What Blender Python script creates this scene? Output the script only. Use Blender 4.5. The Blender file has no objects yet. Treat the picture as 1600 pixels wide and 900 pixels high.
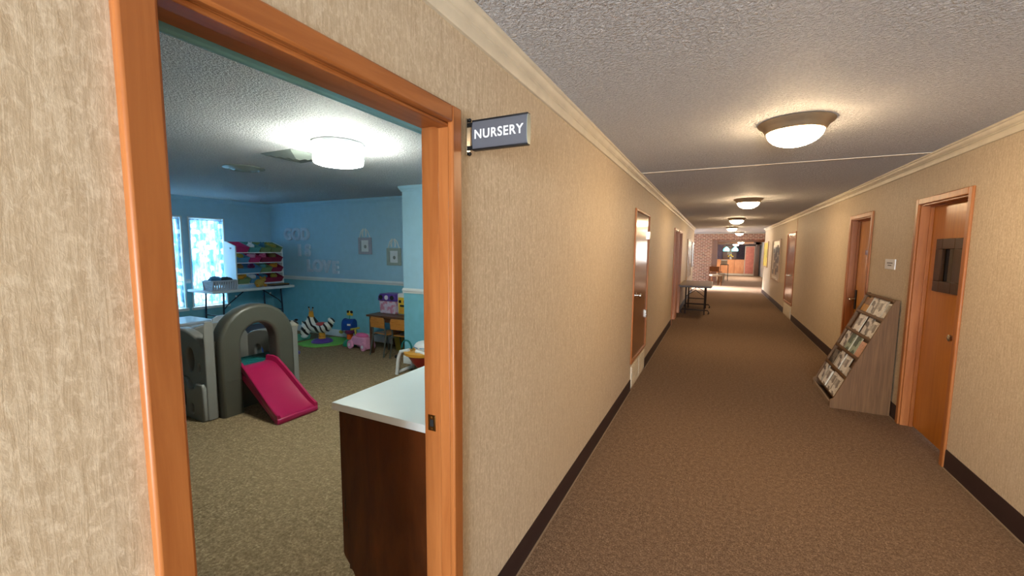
import bpy, bmesh, math, random
from mathutils import Matrix, Vector
random.seed(7)
S = bpy.context.scene
COL = S.collection
PI = math.pi

# ------------------------------------------------------------------ camera
cam_d = bpy.data.cameras.new('camera')
cam = bpy.data.objects.new('camera', cam_d)
COL.objects.link(cam)
cam_d.sensor_width = 36.0
cam_d.sensor_fit = 'HORIZONTAL'
cam_d.lens = 641.6 / 1600 * 36.0
cam_d.clip_start = 0.02
R = Matrix(((0.89525693, -0.04921993, 0.44282325), (0.44548582, 0.08198273, -0.89152746), (0.00757706, 0.99541762, 0.09532239)))
cam.matrix_world = Matrix.Translation((0, 0, 1.615)) @ R.to_4x4()
S.camera = cam

# ------------------------------------------------------------------ light and colour management
S.view_settings.view_transform = 'Standard'
S.view_settings.look = 'None'
S.view_settings.gamma = 1.0
S.view_settings.use_curve_mapping = False
S.view_settings.exposure = 1.4
S.cycles.use_denoising = True
W = bpy.data.worlds.new('World')
S.world = W
W.use_nodes = True
bg = W.node_tree.nodes['Background']
bg.inputs[0].default_value = (0.80, 0.90, 1.0, 1)
bg.inputs[1].default_value = 2.2

LAMP = 36.0          # corridor dome glass
NLAMP = 35.0         # nursery drum glass


def area(name, loc, rot, sx, sy, power, color):
    d = bpy.data.lights.new(name, 'AREA')
    d.shape = 'RECTANGLE'
    d.size, d.size_y, d.energy, d.color = sx, sy, power, color
    o = bpy.data.objects.new(name, d)
    o.location, o.rotation_euler = loc, rot
    COL.objects.link(o)
    return o


# daylight: from behind the camera, from the end of the cross hall, and through the added lobby window and the nursery windows
area('daylight_entrance_offscreen', (0.40, -5.0, 1.15), (PI / 2, 0, 0), 1.6, 2.0, 285, (0.84, 0.92, 1.0))
area('daylight_hall_offscreen', (-5.25, 19.6, 1.3), (0, -PI / 2, 0), 2.2, 2.6, 165, (0.85, 0.90, 1.0))
sun_ = area('sunlight_hall_offscreen', (-5.25, 19.6, 2.0), (0, -PI / 2 + 0.38, 0), 0.5, 1.8, 150, (1.0, 0.95, 0.95))
sun_.data.spread = math.radians(24)
area('daylight_lobby_window', (2.75, 27.3, 1.5), (0, PI / 2, 0), 1.3, 2.6, 190, (1.0, 0.93, 0.86))
for k in range(2):
    area('daylight_nursery_window', (-8.2, 4.06 - 0.65 * k, 1.34), (0, -PI / 2, 0), 1.5, 0.5, 22, (0.76, 0.89, 1.0))


# ------------------------------------------------------------------ materials
def lin(c):
    return tuple(((x / 255) / 12.92 if x / 255 <= 0.04045 else ((x / 255 + 0.055) / 1.055) ** 2.4) for x in c) + (1.0,)


class NT:
    def __init__(s, name):
        s.m = bpy.data.materials.new(name)
        s.m.use_nodes = True
        s.t = s.m.node_tree
        s.b = s.t.nodes['Principled BSDF']
        s.co = None

    def n(s, typ, **kw):
        nd = s.t.nodes.new(typ)
        for k, v in kw.items():
            setattr(nd, k, v)
        return nd

    def l(s, a, b):
        s.t.links.new(a, b)

    def coord(s, scale=(1, 1, 1)):
        if s.co is None:
            s.co = s.n('ShaderNodeTexCoord')
        mp = s.n('ShaderNodeMapping')
        mp.inputs['Scale'].default_value = scale
        s.l(s.co.outputs['Object'], mp.inputs['Vector'])
        return mp.outputs[0]

    def noise(s, scale, detail=2, rough=0.5, vec=(1, 1, 1), dist=0.0):
        nd = s.n('ShaderNodeTexNoise')
        nd.inputs['Scale'].default_value = scale
        nd.inputs['Detail'].default_value = detail
        nd.inputs['Roughness'].default_value = rough
        nd.inputs['Distortion'].default_value = dist
        s.l(s.coord(vec), nd.inputs['Vector'])
        return nd.outputs['Fac']

    def ramp(s, fac, stops):
        r = s.n('ShaderNodeValToRGB')
        e = r.color_ramp.elements
        while len(e) < len(stops):
            e.new(0.5)
        for i, (p, c) in enumerate(stops):
            e[i].position = p
            e[i].color = c
        s.l(fac, r.inputs[0])
        return r.outputs[0]

    def mixc(s, fac, a, b, mode='MIX'):
        m = s.n('ShaderNodeMix', data_type='RGBA', blend_type=mode)
        if isinstance(fac, (int, float)):
            m.inputs[0].default_value = fac
        else:
            s.l(fac, m.inputs[0])
        for i, v in ((6, a), (7, b)):
            if isinstance(v, tuple):
                m.inputs[i].default_value = v
            else:
                s.l(v, m.inputs[i])
        return m.outputs[2]

    def bump(s, h, strength, dist):
        b = s.n('ShaderNodeBump')
        b.inputs['Strength'].default_value = strength
        b.inputs['Distance'].default_value = dist
        s.l(h, b.inputs['Height'])
        s.l(b.outputs[0], s.b.inputs['Normal'])

    def col(s, c):
        if isinstance(c, tuple):
            s.b.inputs['Base Color'].default_value = c
        else:
            s.l(c, s.b.inputs['Base Color'])

    def fin(s, rough=0.6, metal=0.0, spec=0.5):
        s.b.inputs['Roughness'].default_value = rough
        s.b.inputs['Metallic'].default_value = metal
        s.b.inputs['Specular IOR Level'].default_value = spec
        return s.m


MATS = {}


def plain(name, rgb, rough=0.6, metal=0.0, spec=0.4, var=0.06):
    if name in MATS:
        return MATS[name]
    t = NT(name)
    c = lin(rgb)
    d = tuple(x * (1 - var * 2) for x in c[:3]) + (1,)
    t.col(t.ramp(t.noise(9, 3), [(0.3, d), (0.7, c)]))
    MATS[name] = t.fin(rough, metal, spec)
    return MATS[name]


def wood(name, a, b, rough=0.35, vec=(14, 14, 0.9), spec=0.5, scale=3.0):
    t = NT(name)
    n1 = t.noise(scale, 5, 0.6, vec, 0.6)
    n2 = t.noise(1.3, 2, 0.5)
    c1 = t.ramp(n1, [(0.28, lin(a)), (0.72, lin(b))])
    dk = tuple(0.72 * x for x in lin(a)[:3]) + (1,)
    c = t.mixc(t.ramp(n2, [(0.35, (0, 0, 0, 1)), (0.75, (0.35, 0.35, 0.35, 1))]), c1, dk)
    t.col(c)
    t.bump(n1, 0.08, 0.002)
    return t.fin(rough, 0, spec)


def m_wallpaper():
    t = NT('wallpaper')
    st = t.noise(1.0, 5, 0.72, (95, 95, 9), 0.8)
    bl = t.noise(85, 4, 0.7, (1, 1, 0.7), 0.4)
    big = t.noise(1.1, 2)
    c = t.ramp(st, [(0.33, lin((181, 161, 134))), (0.52, lin((201, 183, 156))), (0.70, lin((217, 202, 178)))])
    c = t.mixc(t.ramp(bl, [(0.50, (0, 0, 0, 1)), (0.66, (0.75, 0.75, 0.75, 1))]), c, lin((226, 212, 188)))
    c = t.mixc(t.ramp(bl, [(0.30, (0.45, 0.45, 0.45, 1)), (0.44, (0, 0, 0, 1))]), c, lin((172, 152, 124)))
    c = t.mixc(t.ramp(big, [(0.35, (0, 0, 0, 1)), (0.7, (0.35, 0.35, 0.35, 1))]), c, lin((200, 180, 150)))
    t.col(c)
    h = t.mixc(0.5, st, bl)
    t.bump(h, 0.3, 0.004)
    return t.fin(0.55, 0, 0.3)


def m_popcorn(name, rgb, dark):
    t = NT(name)
    a = t.noise(66, 3, 0.65, (1, 1, 1), 0.5)
    b = t.noise(1.6, 2)
    c = t.ramp(a, [(0.38, lin(dark)), (0.62, lin(rgb))])
    t.col(t.mixc(t.ramp(b, [(0.3, (0, 0, 0, 1)), (0.8, (0.25, 0.25, 0.25, 1))]), c, lin(dark)))
    t.bump(t.ramp(a, [(0.35, (0, 0, 0, 1)), (0.66, (1, 1, 1, 1))]), 0.95, 0.018)
    return t.fin(0.7, 0, 0.35)


def m_carpet(name, a, b, c3, sc=150):
    t = NT(name)
    f = t.noise(sc, 4, 0.75)
    g = t.noise(sc / 3.2, 3, 0.6)
    h = t.noise(0.9, 2)
    c = t.ramp(f, [(0.32, lin(a)), (0.50, lin(b)), (0.70, lin(c3))])
    c = t.mixc(t.ramp(g, [(0.40, (0.45, 0.45, 0.45, 1)), (0.62, (0, 0, 0, 1))]), c, lin(a))
    c = t.mixc(t.ramp(h, [(0.35, (0, 0, 0, 1)), (0.7, (0.3, 0.3, 0.3, 1))]), c, lin(b))
    t.col(c)
    t.bump(t.mixc(0.5, f, g), 0.7, 0.01)
    return t.fin(0.95, 0, 0.1)


def m_emit(name, rgb, strength):
    t = NT(name)
    t.col(lin((240, 235, 225)))
    t.b.inputs['Emission Color'].default_value = lin(rgb)
    t.b.inputs['Emission Strength'].default_value = strength
    return t.fin(0.4)


def m_glass(name, tint=(1, 1, 1, 1), gloss=0.12):
    t = NT(name)
    tr = t.n('ShaderNodeBsdfTransparent')
    tr.inputs[0].default_value = tint
    gl = t.n('ShaderNodeBsdfGlossy')
    gl.inputs['Roughness'].default_value = 0.05
    mx = t.n('ShaderNodeMixShader')
    mx.inputs[0].default_value = gloss
    t.l(tr.outputs[0], mx.inputs[1])
    t.l(gl.outputs[0], mx.inputs[2])
    t.l(mx.outputs[0], t.t.nodes['Material Output'].inputs[0])
    return t.m


def m_curtain():
    t = NT('curtain_cloth')
    v = t.n('ShaderNodeTexVoronoi')
    v.inputs['Scale'].default_value = 8.5
    t.l(t.coord((1, 1, 1)), v.inputs['Vector'])
    blot = t.ramp(v.outputs['Distance'], [(0.28, (1, 1, 1, 1)), (0.42, (0, 0, 0, 1))])
    base = t.ramp(t.noise(14, 3, 0.6, (1, 1, 0.4)), [(0.38, lin((62, 118, 156))), (0.65, lin((128, 172, 192)))])
    c = t.mixc(blot, base, lin((186, 206, 208)))
    df = t.n('ShaderNodeBsdfDiffuse')
    tl = t.n('ShaderNodeBsdfTranslucent')
    t.l(c, df.inputs[0])
    t.l(c, tl.inputs[0])
    mx = t.n('ShaderNodeMixShader')
    mx.inputs[0].default_value = 0.6
    t.l(df.outputs[0], mx.inputs[1])
    t.l(tl.outputs[0], mx.inputs[2])
    t.l(mx.outputs[0], t.t.nodes['Material Output'].inputs[0])
    return t.m


def m_print(name, paper, ink, scale=9, th=0.5, seed=0.0):
    t = NT(name)
    v = t.n('ShaderNodeTexVoronoi', distance='CHEBYCHEV')
    v.inputs['Scale'].default_value = scale
    mp = t.coord((1, 1, 1))
    mp.node.inputs['Location'].default_value = (seed, seed * 1.7, seed * 0.6)
    t.l(mp, v.inputs['Vector'])
    f = t.noise(60, 3)
    blocks = t.ramp(v.outputs['Color'], [(th - 0.03, (0, 0, 0, 1)), (th + 0.03, (0.9, 0.9, 0.9, 1))])
    txt = t.ramp(f, [(0.56, (0, 0, 0, 1)), (0.62, (0.4, 0.4, 0.4, 1))])
    c = t.mixc(blocks, lin(paper), lin(ink))
    t.col(t.mixc(txt, c, lin(ink)))
    return t.fin(0.4)


def m_stripes(name, a, b, scale=9.0, th=0.60):
    t = NT(name)
    w = t.n('ShaderNodeTexWave', wave_type='BANDS', bands_direction='DIAGONAL')
    w.inputs['Scale'].default_value = scale
    w.inputs['Distortion'].default_value = 3.5
    w.inputs['Detail'].default_value = 1.0
    w.inputs['Detail Scale'].default_value = 1.2
    t.l(t.coord(), w.inputs['Vector'])
    t.col(t.ramp(w.outputs['Fac'], [(th, lin(a)), (th + 0.04, lin(b))]))
    return t.fin(0.4)


M = {}
M['paper'] = m_wallpaper()
M['ceil'] = m_popcorn('popcorn_ceiling', (238, 238, 240), (218, 218, 221))
M['ceil_n'] = M['ceil']
M['carpet'] = m_carpet('corridor_carpet', (78, 60, 47), (130, 106, 85), (190, 164, 138), 120)
M['carpet_n'] = m_carpet('nursery_carpet', (98, 80, 56), (150, 128, 98), (196, 174, 140), 60)
M['crown'] = plain('cream_trim', (224, 213, 190), 0.45)
M['base'] = plain('dark_vinyl_base', (50, 34, 33), 0.45, 0, 0.3)
M['edge'] = plain('carpet_edge_strip', (150, 128, 105), 0.6)
M['casing'] = wood('door_casing_wood', (152, 86, 38), (182, 114, 60), 0.38, (10, 10, 0.7), 0.5)
M['casing_h'] = wood('door_head_casing_wood', (152, 86, 38), (182, 114, 60), 0.38, (10, 0.7, 10), 0.5)
M['casing_r'] = M['casing']
M['door'] = wood('door_veneer', (184, 110, 26), (204, 132, 44), 0.3, (9, 9, 0.6), 0.5)
M['door_y'] = wood('door_yellow_oak', (176, 116, 48), (204, 144, 70), 0.25, (9, 9, 0.6), 0.5)
M['door_d'] = wood('closet_door_veneer', (122, 76, 40), (152, 98, 56), 0.16, (9, 9, 0.6), 0.6)
M['jamb_d'] = wood('dark_jamb', (92, 52, 22), (120, 70, 32), 0.3, (9, 9, 0.6), 0.4)
M['jamb_d2'] = wood('dark_window_frame', (58, 36, 20), (80, 52, 30), 0.4, (9, 9, 0.6), 0.3)
M['cab'] = wood('cabinet_walnut', (62, 28, 10), (100, 50, 20), 0.25, (5, 5, 1.1), 0.5, 1.6)
M['rack'] = wood('rack_walnut', (94, 64, 36), (124, 90, 56), 0.5, (16, 16, 0.8), 0.3)
M['brown'] = wood('desk_brown', (74, 48, 34), (106, 74, 54), 0.35, (2, 12, 12), 0.4)
M['laminate'] = plain('white_laminate', (226, 232, 230), 0.3, 0, 0.5, 0.01)
M['white'] = plain('white_plastic', (232, 234, 236), 0.4, 0, 0.5, 0.02)
M['white_paint'] = plain('white_paint', (228, 234, 236), 0.45, 0, 0.4, 0.02)
M['blue_up'] = plain('blue_wall_upper', (168, 213, 236), 0.6, 0, 0.25, 0.03)
M['blue_lo'] = plain('blue_wall_lower', (128, 198, 218), 0.6, 0, 0.25, 0.05)
M['aqua_up'] = M['blue_up']
M['aqua_lo'] = M['blue_lo']
M['blue_gray'] = M['blue_lo']
M['bronze'] = plain('bronze_metal', (160, 142, 118), 0.35, 0.6, 0.5)
M['chrome'] = plain('polished_metal', (214, 210, 200), 0.18, 1.0, 0.5)
M['brass'] = plain('aged_brass', (126, 92, 48), 0.35, 1.0)
M['black'] = plain('black_metal', (22, 22, 24), 0.4, 0.2)
M['darksteel'] = plain('dark_brown_steel', (48, 38, 36), 0.4, 0.4)
M['navysteel'] = plain('navy_steel', (36, 52, 74), 0.4, 0.4)
M['sign'] = plain('sign_grey', (86, 88, 96), 0.35, 0.0, 0.5, 0.01)
M['steel'] = plain('grey_tube_steel', (112, 118, 112), 0.35, 0.6)
M['lamp'] = m_emit('lit_dome_glass', (255, 220, 172), LAMP)
M['nlamp'] = m_emit('lit_drum_glass', (246, 250, 236), NLAMP)
M['glass'] = m_glass('window_glass')
M['darkglass'] = plain('dark_glass', (30, 28, 28), 0.08, 0, 0.6)
M['curtain'] = m_curtain()
M['vent'] = plain('grey_green_vent', (150, 160, 154), 0.4, 0.3)
M['dark'] = plain('dark_shade_and_print', (28, 30, 30), 0.7)  # near-black stands for shade in latch recess and duct; also lid discs, print
M['climb_d'] = plain('olive_grey_plastic', (82, 80, 70), 0.38, 0, 0.5, 0.03)
M['climb_l'] = plain('warm_grey_plastic', (136, 134, 128), 0.4, 0, 0.5, 0.03)
M['slide'] = plain('magenta_plastic', (170, 28, 78), 0.3, 0, 0.5, 0.02)
M['teal'] = plain('teal_plastic', (22, 112, 112), 0.4, 0, 0.5)
M['pink'] = plain('pink_fabric', (214, 64, 130), 0.7)
M['hotpink'] = plain('crimson_pink_fabric', (160, 48, 86), 0.7)
M['bluebin'] = plain('blue_fabric', (92, 160, 205), 0.7)
M['greenbin'] = plain('sage_green_fabric', (128, 160, 112), 0.7)
M['tealbin'] = plain('teal_fabric', (96, 172, 176), 0.7)
M['basket'] = plain('pale_wicker', (196, 200, 212), 0.6)
M['denim'] = plain('denim_blue_cloth', (74, 130, 168), 0.9)
M['darkcloth'] = plain('slate_cloth', (52, 60, 76), 0.9)
M['tan'] = plain('tan_cloth', (140, 120, 84), 0.9)
M['grass'] = plain('green_foam', (124, 200, 92), 0.8)
M['mint'] = plain('mint_foam', (112, 196, 156), 0.8)
M['zebra'] = m_stripes('zebra_stripes', (236, 234, 226), (20, 18, 20), 4.2, 0.66)
M['cow'] = m_stripes('cow_spots', (226, 214, 194), (40, 30, 28), 3.0, 0.74)
M['red'] = plain('red_plastic', (206, 62, 60), 0.35)
M['orange'] = plain('orange_plastic', (232, 104, 34), 0.35)
M['amber'] = plain('amber_plastic', (224, 158, 54), 0.35)
M['yellow'] = plain('yellow_plastic', (236, 196, 62), 0.35)
M['purple'] = plain('purple_plastic', (96, 62, 158), 0.35)
M['plum'] = plain('plum_plastic', (112, 44, 98), 0.35)
M['blue'] = plain('royal_blue_plastic', (24, 72, 158), 0.3)
M['green'] = plain('green_plastic', (28, 148, 98), 0.35)
M['babypink'] = plain('baby_pink_plastic', (236, 166, 204), 0.35)
M['rosepink'] = plain('rose_pink_plastic', (232, 112, 164), 0.35)
M['olive'] = plain('olive_plastic', (172, 166, 74), 0.45)
M['chairwood'] = wood('chair_plywood', (176, 112, 44), (208, 142, 66), 0.3, (3, 12, 12), 0.5)
M['clear'] = m_print('toys_in_clear_plastic', (206, 196, 216), (196, 120, 150), 22, 0.6, 3)
M['brick_f'] = NT('brick_face')
_t = M['brick_f']
_t.col(_t.ramp(_t.noise(7, 2, 0.5, (1, 1, 2.5)), [(0.3, lin((96, 56, 46))), (0.5, lin((140, 84, 66))), (0.7, lin((170, 118, 96)))]))
M['brick_f'] = _t.fin(0.85, 0, 0.2)
M['mortar'] = plain('pale_mortar', (212, 198, 178), 0.9)
M['brick_far'] = plain('mauve_brick', (132, 110, 120), 0.9, 0, 0.2, 0.15)
M['brick_pink'] = plain('pink_brick', (196, 122, 106), 0.9, 0, 0.2, 0.12)
M['panelwood'] = wood('lobby_panel_wood', (180, 112, 66), (204, 138, 88), 0.35, (3, 3, 0.8), 0.4)
M['tealglass'] = m_emit('lit_teal_glass', (60, 220, 230), 1.6)
M['board_w'] = plain('pale_board', (222, 214, 196), 0.25, 0, 0.5)
M['board_y'] = plain('yellow_board', (222, 196, 84), 0.6)
M['frame_w'] = wood('light_oak_frame', (160, 124, 80), (190, 152, 104), 0.35)
M['frame_d'] = wood('dark_oak_frame', (88, 56, 32), (112, 74, 46), 0.35)
M['photo'] = m_print('dark_photo_print', (96, 84, 74), (30, 26, 26), 12, 0.4, 1)
M['gray_top'] = plain('grey_brown_laminate', (112, 98, 88), 0.35)
M['amberfur'] = plain('dull_yellow_plush', (186, 158, 84), 0.9)
M['letter'] = plain('pale_blue_letter', (204, 224, 244), 0.5)
M['beige_seat'] = plain('beige_upholstery', (186, 170, 150), 0.8)

# ------------------------------------------------------------------ geometry helpers


class MB:
    def __init__(s):
        s.v, s.f = [], []

    def add(s, vs, fs, mtx=None):
        o = len(s.v)
        for p in vs:
            p = Vector(p)
            s.v.append(mtx @ p if mtx else p)
        s.f += [tuple(i + o for i in f) for f in fs]
        return s

    def box(s, x0, x1, y0, y1, z0, z1, mtx=None):
        return s.add([(x0, y0, z0), (x1, y0, z0), (x1, y1, z0), (x0, y1, z0), (x0, y0, z1), (x1, y0, z1), (x1, y1, z1), (x0, y1, z1)],
                     [(3, 2, 1, 0), (4, 5, 6, 7), (0, 1, 5, 4), (1, 2, 6, 5), (2, 3, 7, 6), (3, 0, 4, 7)], mtx)

    def prism(s, prof, a0, a1, axis='y', mtx=None):
        """profile polygon swept along an axis; profile is (x,z) for y, (y,z) for x, (x,y) for z"""
        n = len(prof)

        def pt(p, a):
            return {'y': (p[0], a, p[1]), 'x': (a, p[0], p[1]), 'z': (p[0], p[1], a)}[axis]
        vs = [pt(p, a0) for p in prof] + [pt(p, a1) for p in prof]
        fs = [(i, (i + 1) % n, (i + 1) % n + n, i + n) for i in range(n)]
        fs += [tuple(range(n))[::-1], tuple(range(n, 2 * n))]
        return s.add(vs, fs, mtx)

    def lathe(s, prof, seg=32, mtx=None, caps=True):
        vs, fs = [], []
        for r, z in prof:
            for k in range(seg):
                a = 2 * PI * k / seg
                vs.append((r * math.cos(a), r * math.sin(a), z))
        m = len(prof)
        for j in range(m - 1):
            for k in range(seg):
                k2 = (k + 1) % seg
                fs.append((j * seg + k, j * seg + k2, (j + 1) * seg + k2, (j + 1) * seg + k))
        if caps:
            fs.append(tuple(range(seg))[::-1])
            fs.append(tuple(range((m - 1) * seg, m * seg)))
        return s.add(vs, fs, mtx)

    def cyl(s, r, z0, z1, seg=20, mtx=None, r2=None):
        return s.lathe([(r, z0), (r if r2 is None else r2, z1)], seg, mtx)

    def tube(s, pts, r, seg=8, closed=False):
        pts = [Vector(p) for p in pts]
        n = len(pts)
        rings = []
        prev = None
        for i, p in enumerate(pts):
            if closed:
                t = (pts[(i + 1) % n] - pts[i - 1]).normalized()
            else:
                t = (pts[min(i + 1, n - 1)] - pts[max(i - 1, 0)]).normalized()
            if prev is None:
                up = Vector((0, 0, 1)) if abs(t.z) < 0.9 else Vector((1, 0, 0))
                a = t.cross(up).normalized()
            else:
                a = (prev - t * prev.dot(t)).normalized()
            b = t.cross(a)
            prev = a
            rr = r[i] if isinstance(r, (list, tuple)) else r
            rings.append([p + (a * math.cos(2 * PI * k / seg) + b * math.sin(2 * PI * k / seg)) * rr for k in range(seg)])
        vs = [q for ring in rings for q in ring]
        fs = []
        m = n if closed else n - 1
        for j in range(m):
            j2 = (j + 1) % n
            for k in range(seg):
                k2 = (k + 1) % seg
                fs.append((j * seg + k, j * seg + k2, j2 * seg + k2, j2 * seg + k))
        if not closed:
            fs.append(tuple(range(seg))[::-1])
            fs.append(tuple(range((n - 1) * seg, n * seg)))
        return s.add(vs, fs)

    def ball(s, c, r, seg=16, rings=10, rot=None, jig=0.0):
        rx, ry, rz = r if isinstance(r, (tuple, list)) else (r, r, r)
        vs = [(0, 0, -1)]
        for j in range(1, rings):
            a = PI * j / rings - PI / 2
            for k in range(seg):
                b = 2 * PI * k / seg
                q = 1 + random.uniform(-jig, jig)
                vs.append((math.cos(a) * math.cos(b) * q, math.cos(a) * math.sin(b) * q, math.sin(a) * q))
        vs.append((0, 0, 1))
        fs = [(0, 1 + (k + 1) % seg, 1 + k) for k in range(seg)]
        for j in range(rings - 2):
            for k in range(seg):
                a, b = 1 + j * seg + k, 1 + j * seg + (k + 1) % seg
                fs.append((a, b, b + seg, a + seg))
        top = len(vs) - 1
        fs += [(top, 1 + (rings - 2) * seg + k, 1 + (rings - 2) * seg + (k + 1) % seg) for k in range(seg)]
        m = Matrix.Translation(c) @ (rot.to_4x4() if rot else Matrix.Identity(4)) @ Matrix.Diagonal((rx, ry, rz, 1))
        return s.add(vs, fs, m)

    def build(s, name, mat, parent=None, bevel=0.0, smooth=True, sub=0, seg=2):
        me = bpy.data.meshes.new(name)
        me.from_pydata([tuple(v) for v in s.v], [], s.f)
        bm = bmesh.new()
        bm.from_mesh(me)
        bmesh.ops.recalc_face_normals(bm, faces=bm.faces)
        bm.to_mesh(me)
        bm.free()
        return finish(name, me, mat, parent, bevel, smooth, sub, seg)


def finish(name, me, mat, parent=None, bevel=0.0, smooth=True, sub=0, seg=2):
    if mat is not None:
        me.materials.append(M[mat] if isinstance(mat, str) else mat)
    if smooth:
        for p in me.polygons:
            p.use_smooth = True
        me.set_sharp_from_angle(angle=math.radians(38))
    o = bpy.data.objects.new(name, me)
    COL.objects.link(o)
    if parent:
        o.parent = parent
    if bevel:
        b = o.modifiers.new('bevel', 'BEVEL')
        b.width, b.segments, b.limit_method = bevel, seg, 'ANGLE'
        b.harden_normals = False
    if sub:
        d = o.modifiers.new('sub', 'SUBSURF')
        d.levels = d.render_levels = sub
    return o


def tag(o, label, cat=None, group=None, kind=None):
    o['label'] = label
    if cat:
        o['category'] = cat
    if group:
        o['group'] = group
    if kind:
        o['kind'] = kind
    return o


def thing(name, label, cat, loc=(0, 0, 0), rz=0.0, group=None, kind=None):
    o = bpy.data.objects.new(name, None)
    COL.objects.link(o)
    o.empty_display_size = 0.1
    o.location = loc
    o.rotation_euler = (0, 0, rz)
    return tag(o, label, cat, group, kind)


def struct(name, mb, mat, label, cat, bevel=0.0, smooth=True):
    o = mb.build(name, mat, None, bevel, smooth)
    return tag(o, label, cat, None, 'structure')


def copy_tree(o, parent=None):
    c = o.copy()
    COL.objects.link(c)
    c.parent = parent
    for ch in list(o.children):
        copy_tree(ch, c)
    return c


def from_curve(cu, name, mat, parent=None, mtx=None):
    o = bpy.data.objects.new('tmp_curve', cu)
    COL.objects.link(o)
    bpy.context.view_layer.update()
    dg = bpy.context.evaluated_depsgraph_get()
    me = bpy.data.meshes.new_from_object(o.evaluated_get(dg))
    bpy.data.objects.remove(o)
    if mtx is not None:
        me.transform(mtx)
    me.name = name
    me.materials.clear()
    return finish(name, me, mat, parent)


def text_mesh(body, size, depth, name, mat, parent, mtx, bevel=0.0, bold=0.0, align='CENTER', spacing=1.0):
    cu = bpy.data.curves.new(name, 'FONT')
    cu.body, cu.size, cu.extrude, cu.bevel_depth, cu.offset = body, size, depth, bevel, bold
    cu.align_x = align
    cu.space_character = spacing
    cu.align_y = 'CENTER'
    return from_curve(cu, name, mat, parent, mtx)


def plate(outline, holes, half, name, mat, parent, mtx, bevel=0.01):
    """flat moulded panel with holes; outline in (x,y), thickness along z, then mtx"""
    cu = bpy.data.curves.new(name, 'CURVE')
    cu.dimensions = '2D'
    cu.fill_mode = 'BOTH'
    cu.extrude, cu.bevel_depth, cu.bevel_resolution = half - bevel, bevel, 2
    for poly in [outline] + holes:
        sp = cu.splines.new('POLY')
        sp.points.add(len(poly) - 1)
        for p, q in zip(sp.points, poly):
            p.co = (q[0], q[1], 0, 1)
        sp.use_cyclic_u = True
    return from_curve(cu, name, mat, parent, mtx)


def ell(cx, cy, rx, ry, n=20):
    return [(cx + rx * math.cos(2 * PI * k / n), cy + ry * math.sin(2 * PI * k / n)) for k in range(n)]


# maps plate (x,y) to world (x,z) with thickness along y, or to (y,z) with thickness along x
XZ = Matrix(((1, 0, 0, 0), (0, 0, -1, 0), (0, 1, 0, 0), (0, 0, 0, 1)))
YZ = Matrix(((0, 0, 1, 0), (1, 0, 0, 0), (0, 1, 0, 0), (0, 0, 0, 1)))


def wall_cells(mb, lo, hi, z0, z1, openings, put):
    """grid of boxes on a wall running lo..hi with rectangular openings (a0,a1,b0,b1)"""
    us = sorted({lo, hi} | {q for o in openings for q in o[:2] if lo < q < hi})
    vs = sorted({z0, z1} | {q for o in openings for q in o[2:] if z0 < q < z1})
    for i in range(len(us) - 1):
        for j in range(len(vs) - 1):
            u, v = (us[i] + us[i + 1]) / 2, (vs[j] + vs[j + 1]) / 2
            if any(o[0] < u < o[1] and o[2] < v < o[3] for o in openings):
                continue
            put(mb, us[i], us[i + 1], vs[j], vs[j + 1])


# ------------------------------------------------------------------ dimensions
XL, XR, H = -0.82, 1.61, 2.44
XN = -0.94                      # nursery face of the shared wall
XW, YLET, YPIL, XPIL, YNB = -7.93, 5.21, 4.40, -3.86, -2.0
YE = -4.8                       # end wall behind the camera
YC = 17.45                      # where the corridor opens to the cross hall
YC2 = 18.4
YB, YF = 23.1, 30.5

D0 = (0.345, 1.183, 0.0, 2.035)          # nursery doorway
CL = (4.69, 5.68, 0.35, 2.04)           # closet in left wall
D2 = (9.35, 10.15, 0.0, 2.03)
D3 = (10.45, 11.30, 0.0, 2.03)
R1 = (4.14, 4.955, 0.0, 2.03)
R2 = (6.23, 7.035, 0.0, 2.03)
RC = (11.37, 12.60, 0.37, 2.03)

# ------------------------------------------------------------------ room shell
mb = MB()
wall_cells(mb, YE, YC, 0, H, [D0, CL, D2, D3], lambda m, a, b, c, d: m.box(XL - 0.06, XL, a, b, c, d))
struct('wall_left', mb, 'paper', 'beige textured wallpaper wall with nursery doorway', 'wall', 0, False)
mb = MB()
wall_cells(mb, YE, YC2, 0, H, [R1, R2, RC], lambda m, a, b, c, d: m.box(XR, XR + 0.14, a, b, c, d))
struct('wall_right', mb, 'paper', 'beige textured wallpaper wall behind the literature rack', 'wall', 0, False)
struct('floor', MB().box(XL - 0.06, XR + 0.14, YE, YC, -0.1, 0), 'carpet', 'brown speckled carpet of the long corridor', 'floor')
struct('floor_hall', MB().box(-5, 5, YC, YF + 1.5, -0.1, 0), 'carpet', 'brown carpet of the hall beyond the corridor', 'floor')
struct('floor_nursery', MB().box(XW - 0.15, XL - 0.06, YNB - 0.1, YLET + 0.1, -0.1, 0), 'carpet_n', 'mottled grey brown carpet of the nursery', 'floor')
struct('ceiling', MB().box(XL - 0.06, XR + 0.14, YE, YC, H, H + 0.1), 'ceil', 'white popcorn textured corridor ceiling', 'ceiling')
struct('ceiling_hall', MB().box(-5, 5, YC, YF + 1.5, H, H + 0.1), 'ceil', 'white ceiling of the daylit hall beyond the corridor', 'ceiling')
struct('ceiling_nursery', MB().box(XW - 0.15, XL - 0.06, YNB - 0.1, YLET + 0.1, H, H + 0.1), 'ceil_n', 'white popcorn textured nursery ceiling', 'ceiling')
struct('trim_1', MB().box(XL, XR, 4.69, 4.72, H - 0.005, H + 0.002), 'crown', 'pale seam strip crossing the corridor ceiling', 'ceiling seam')

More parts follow.
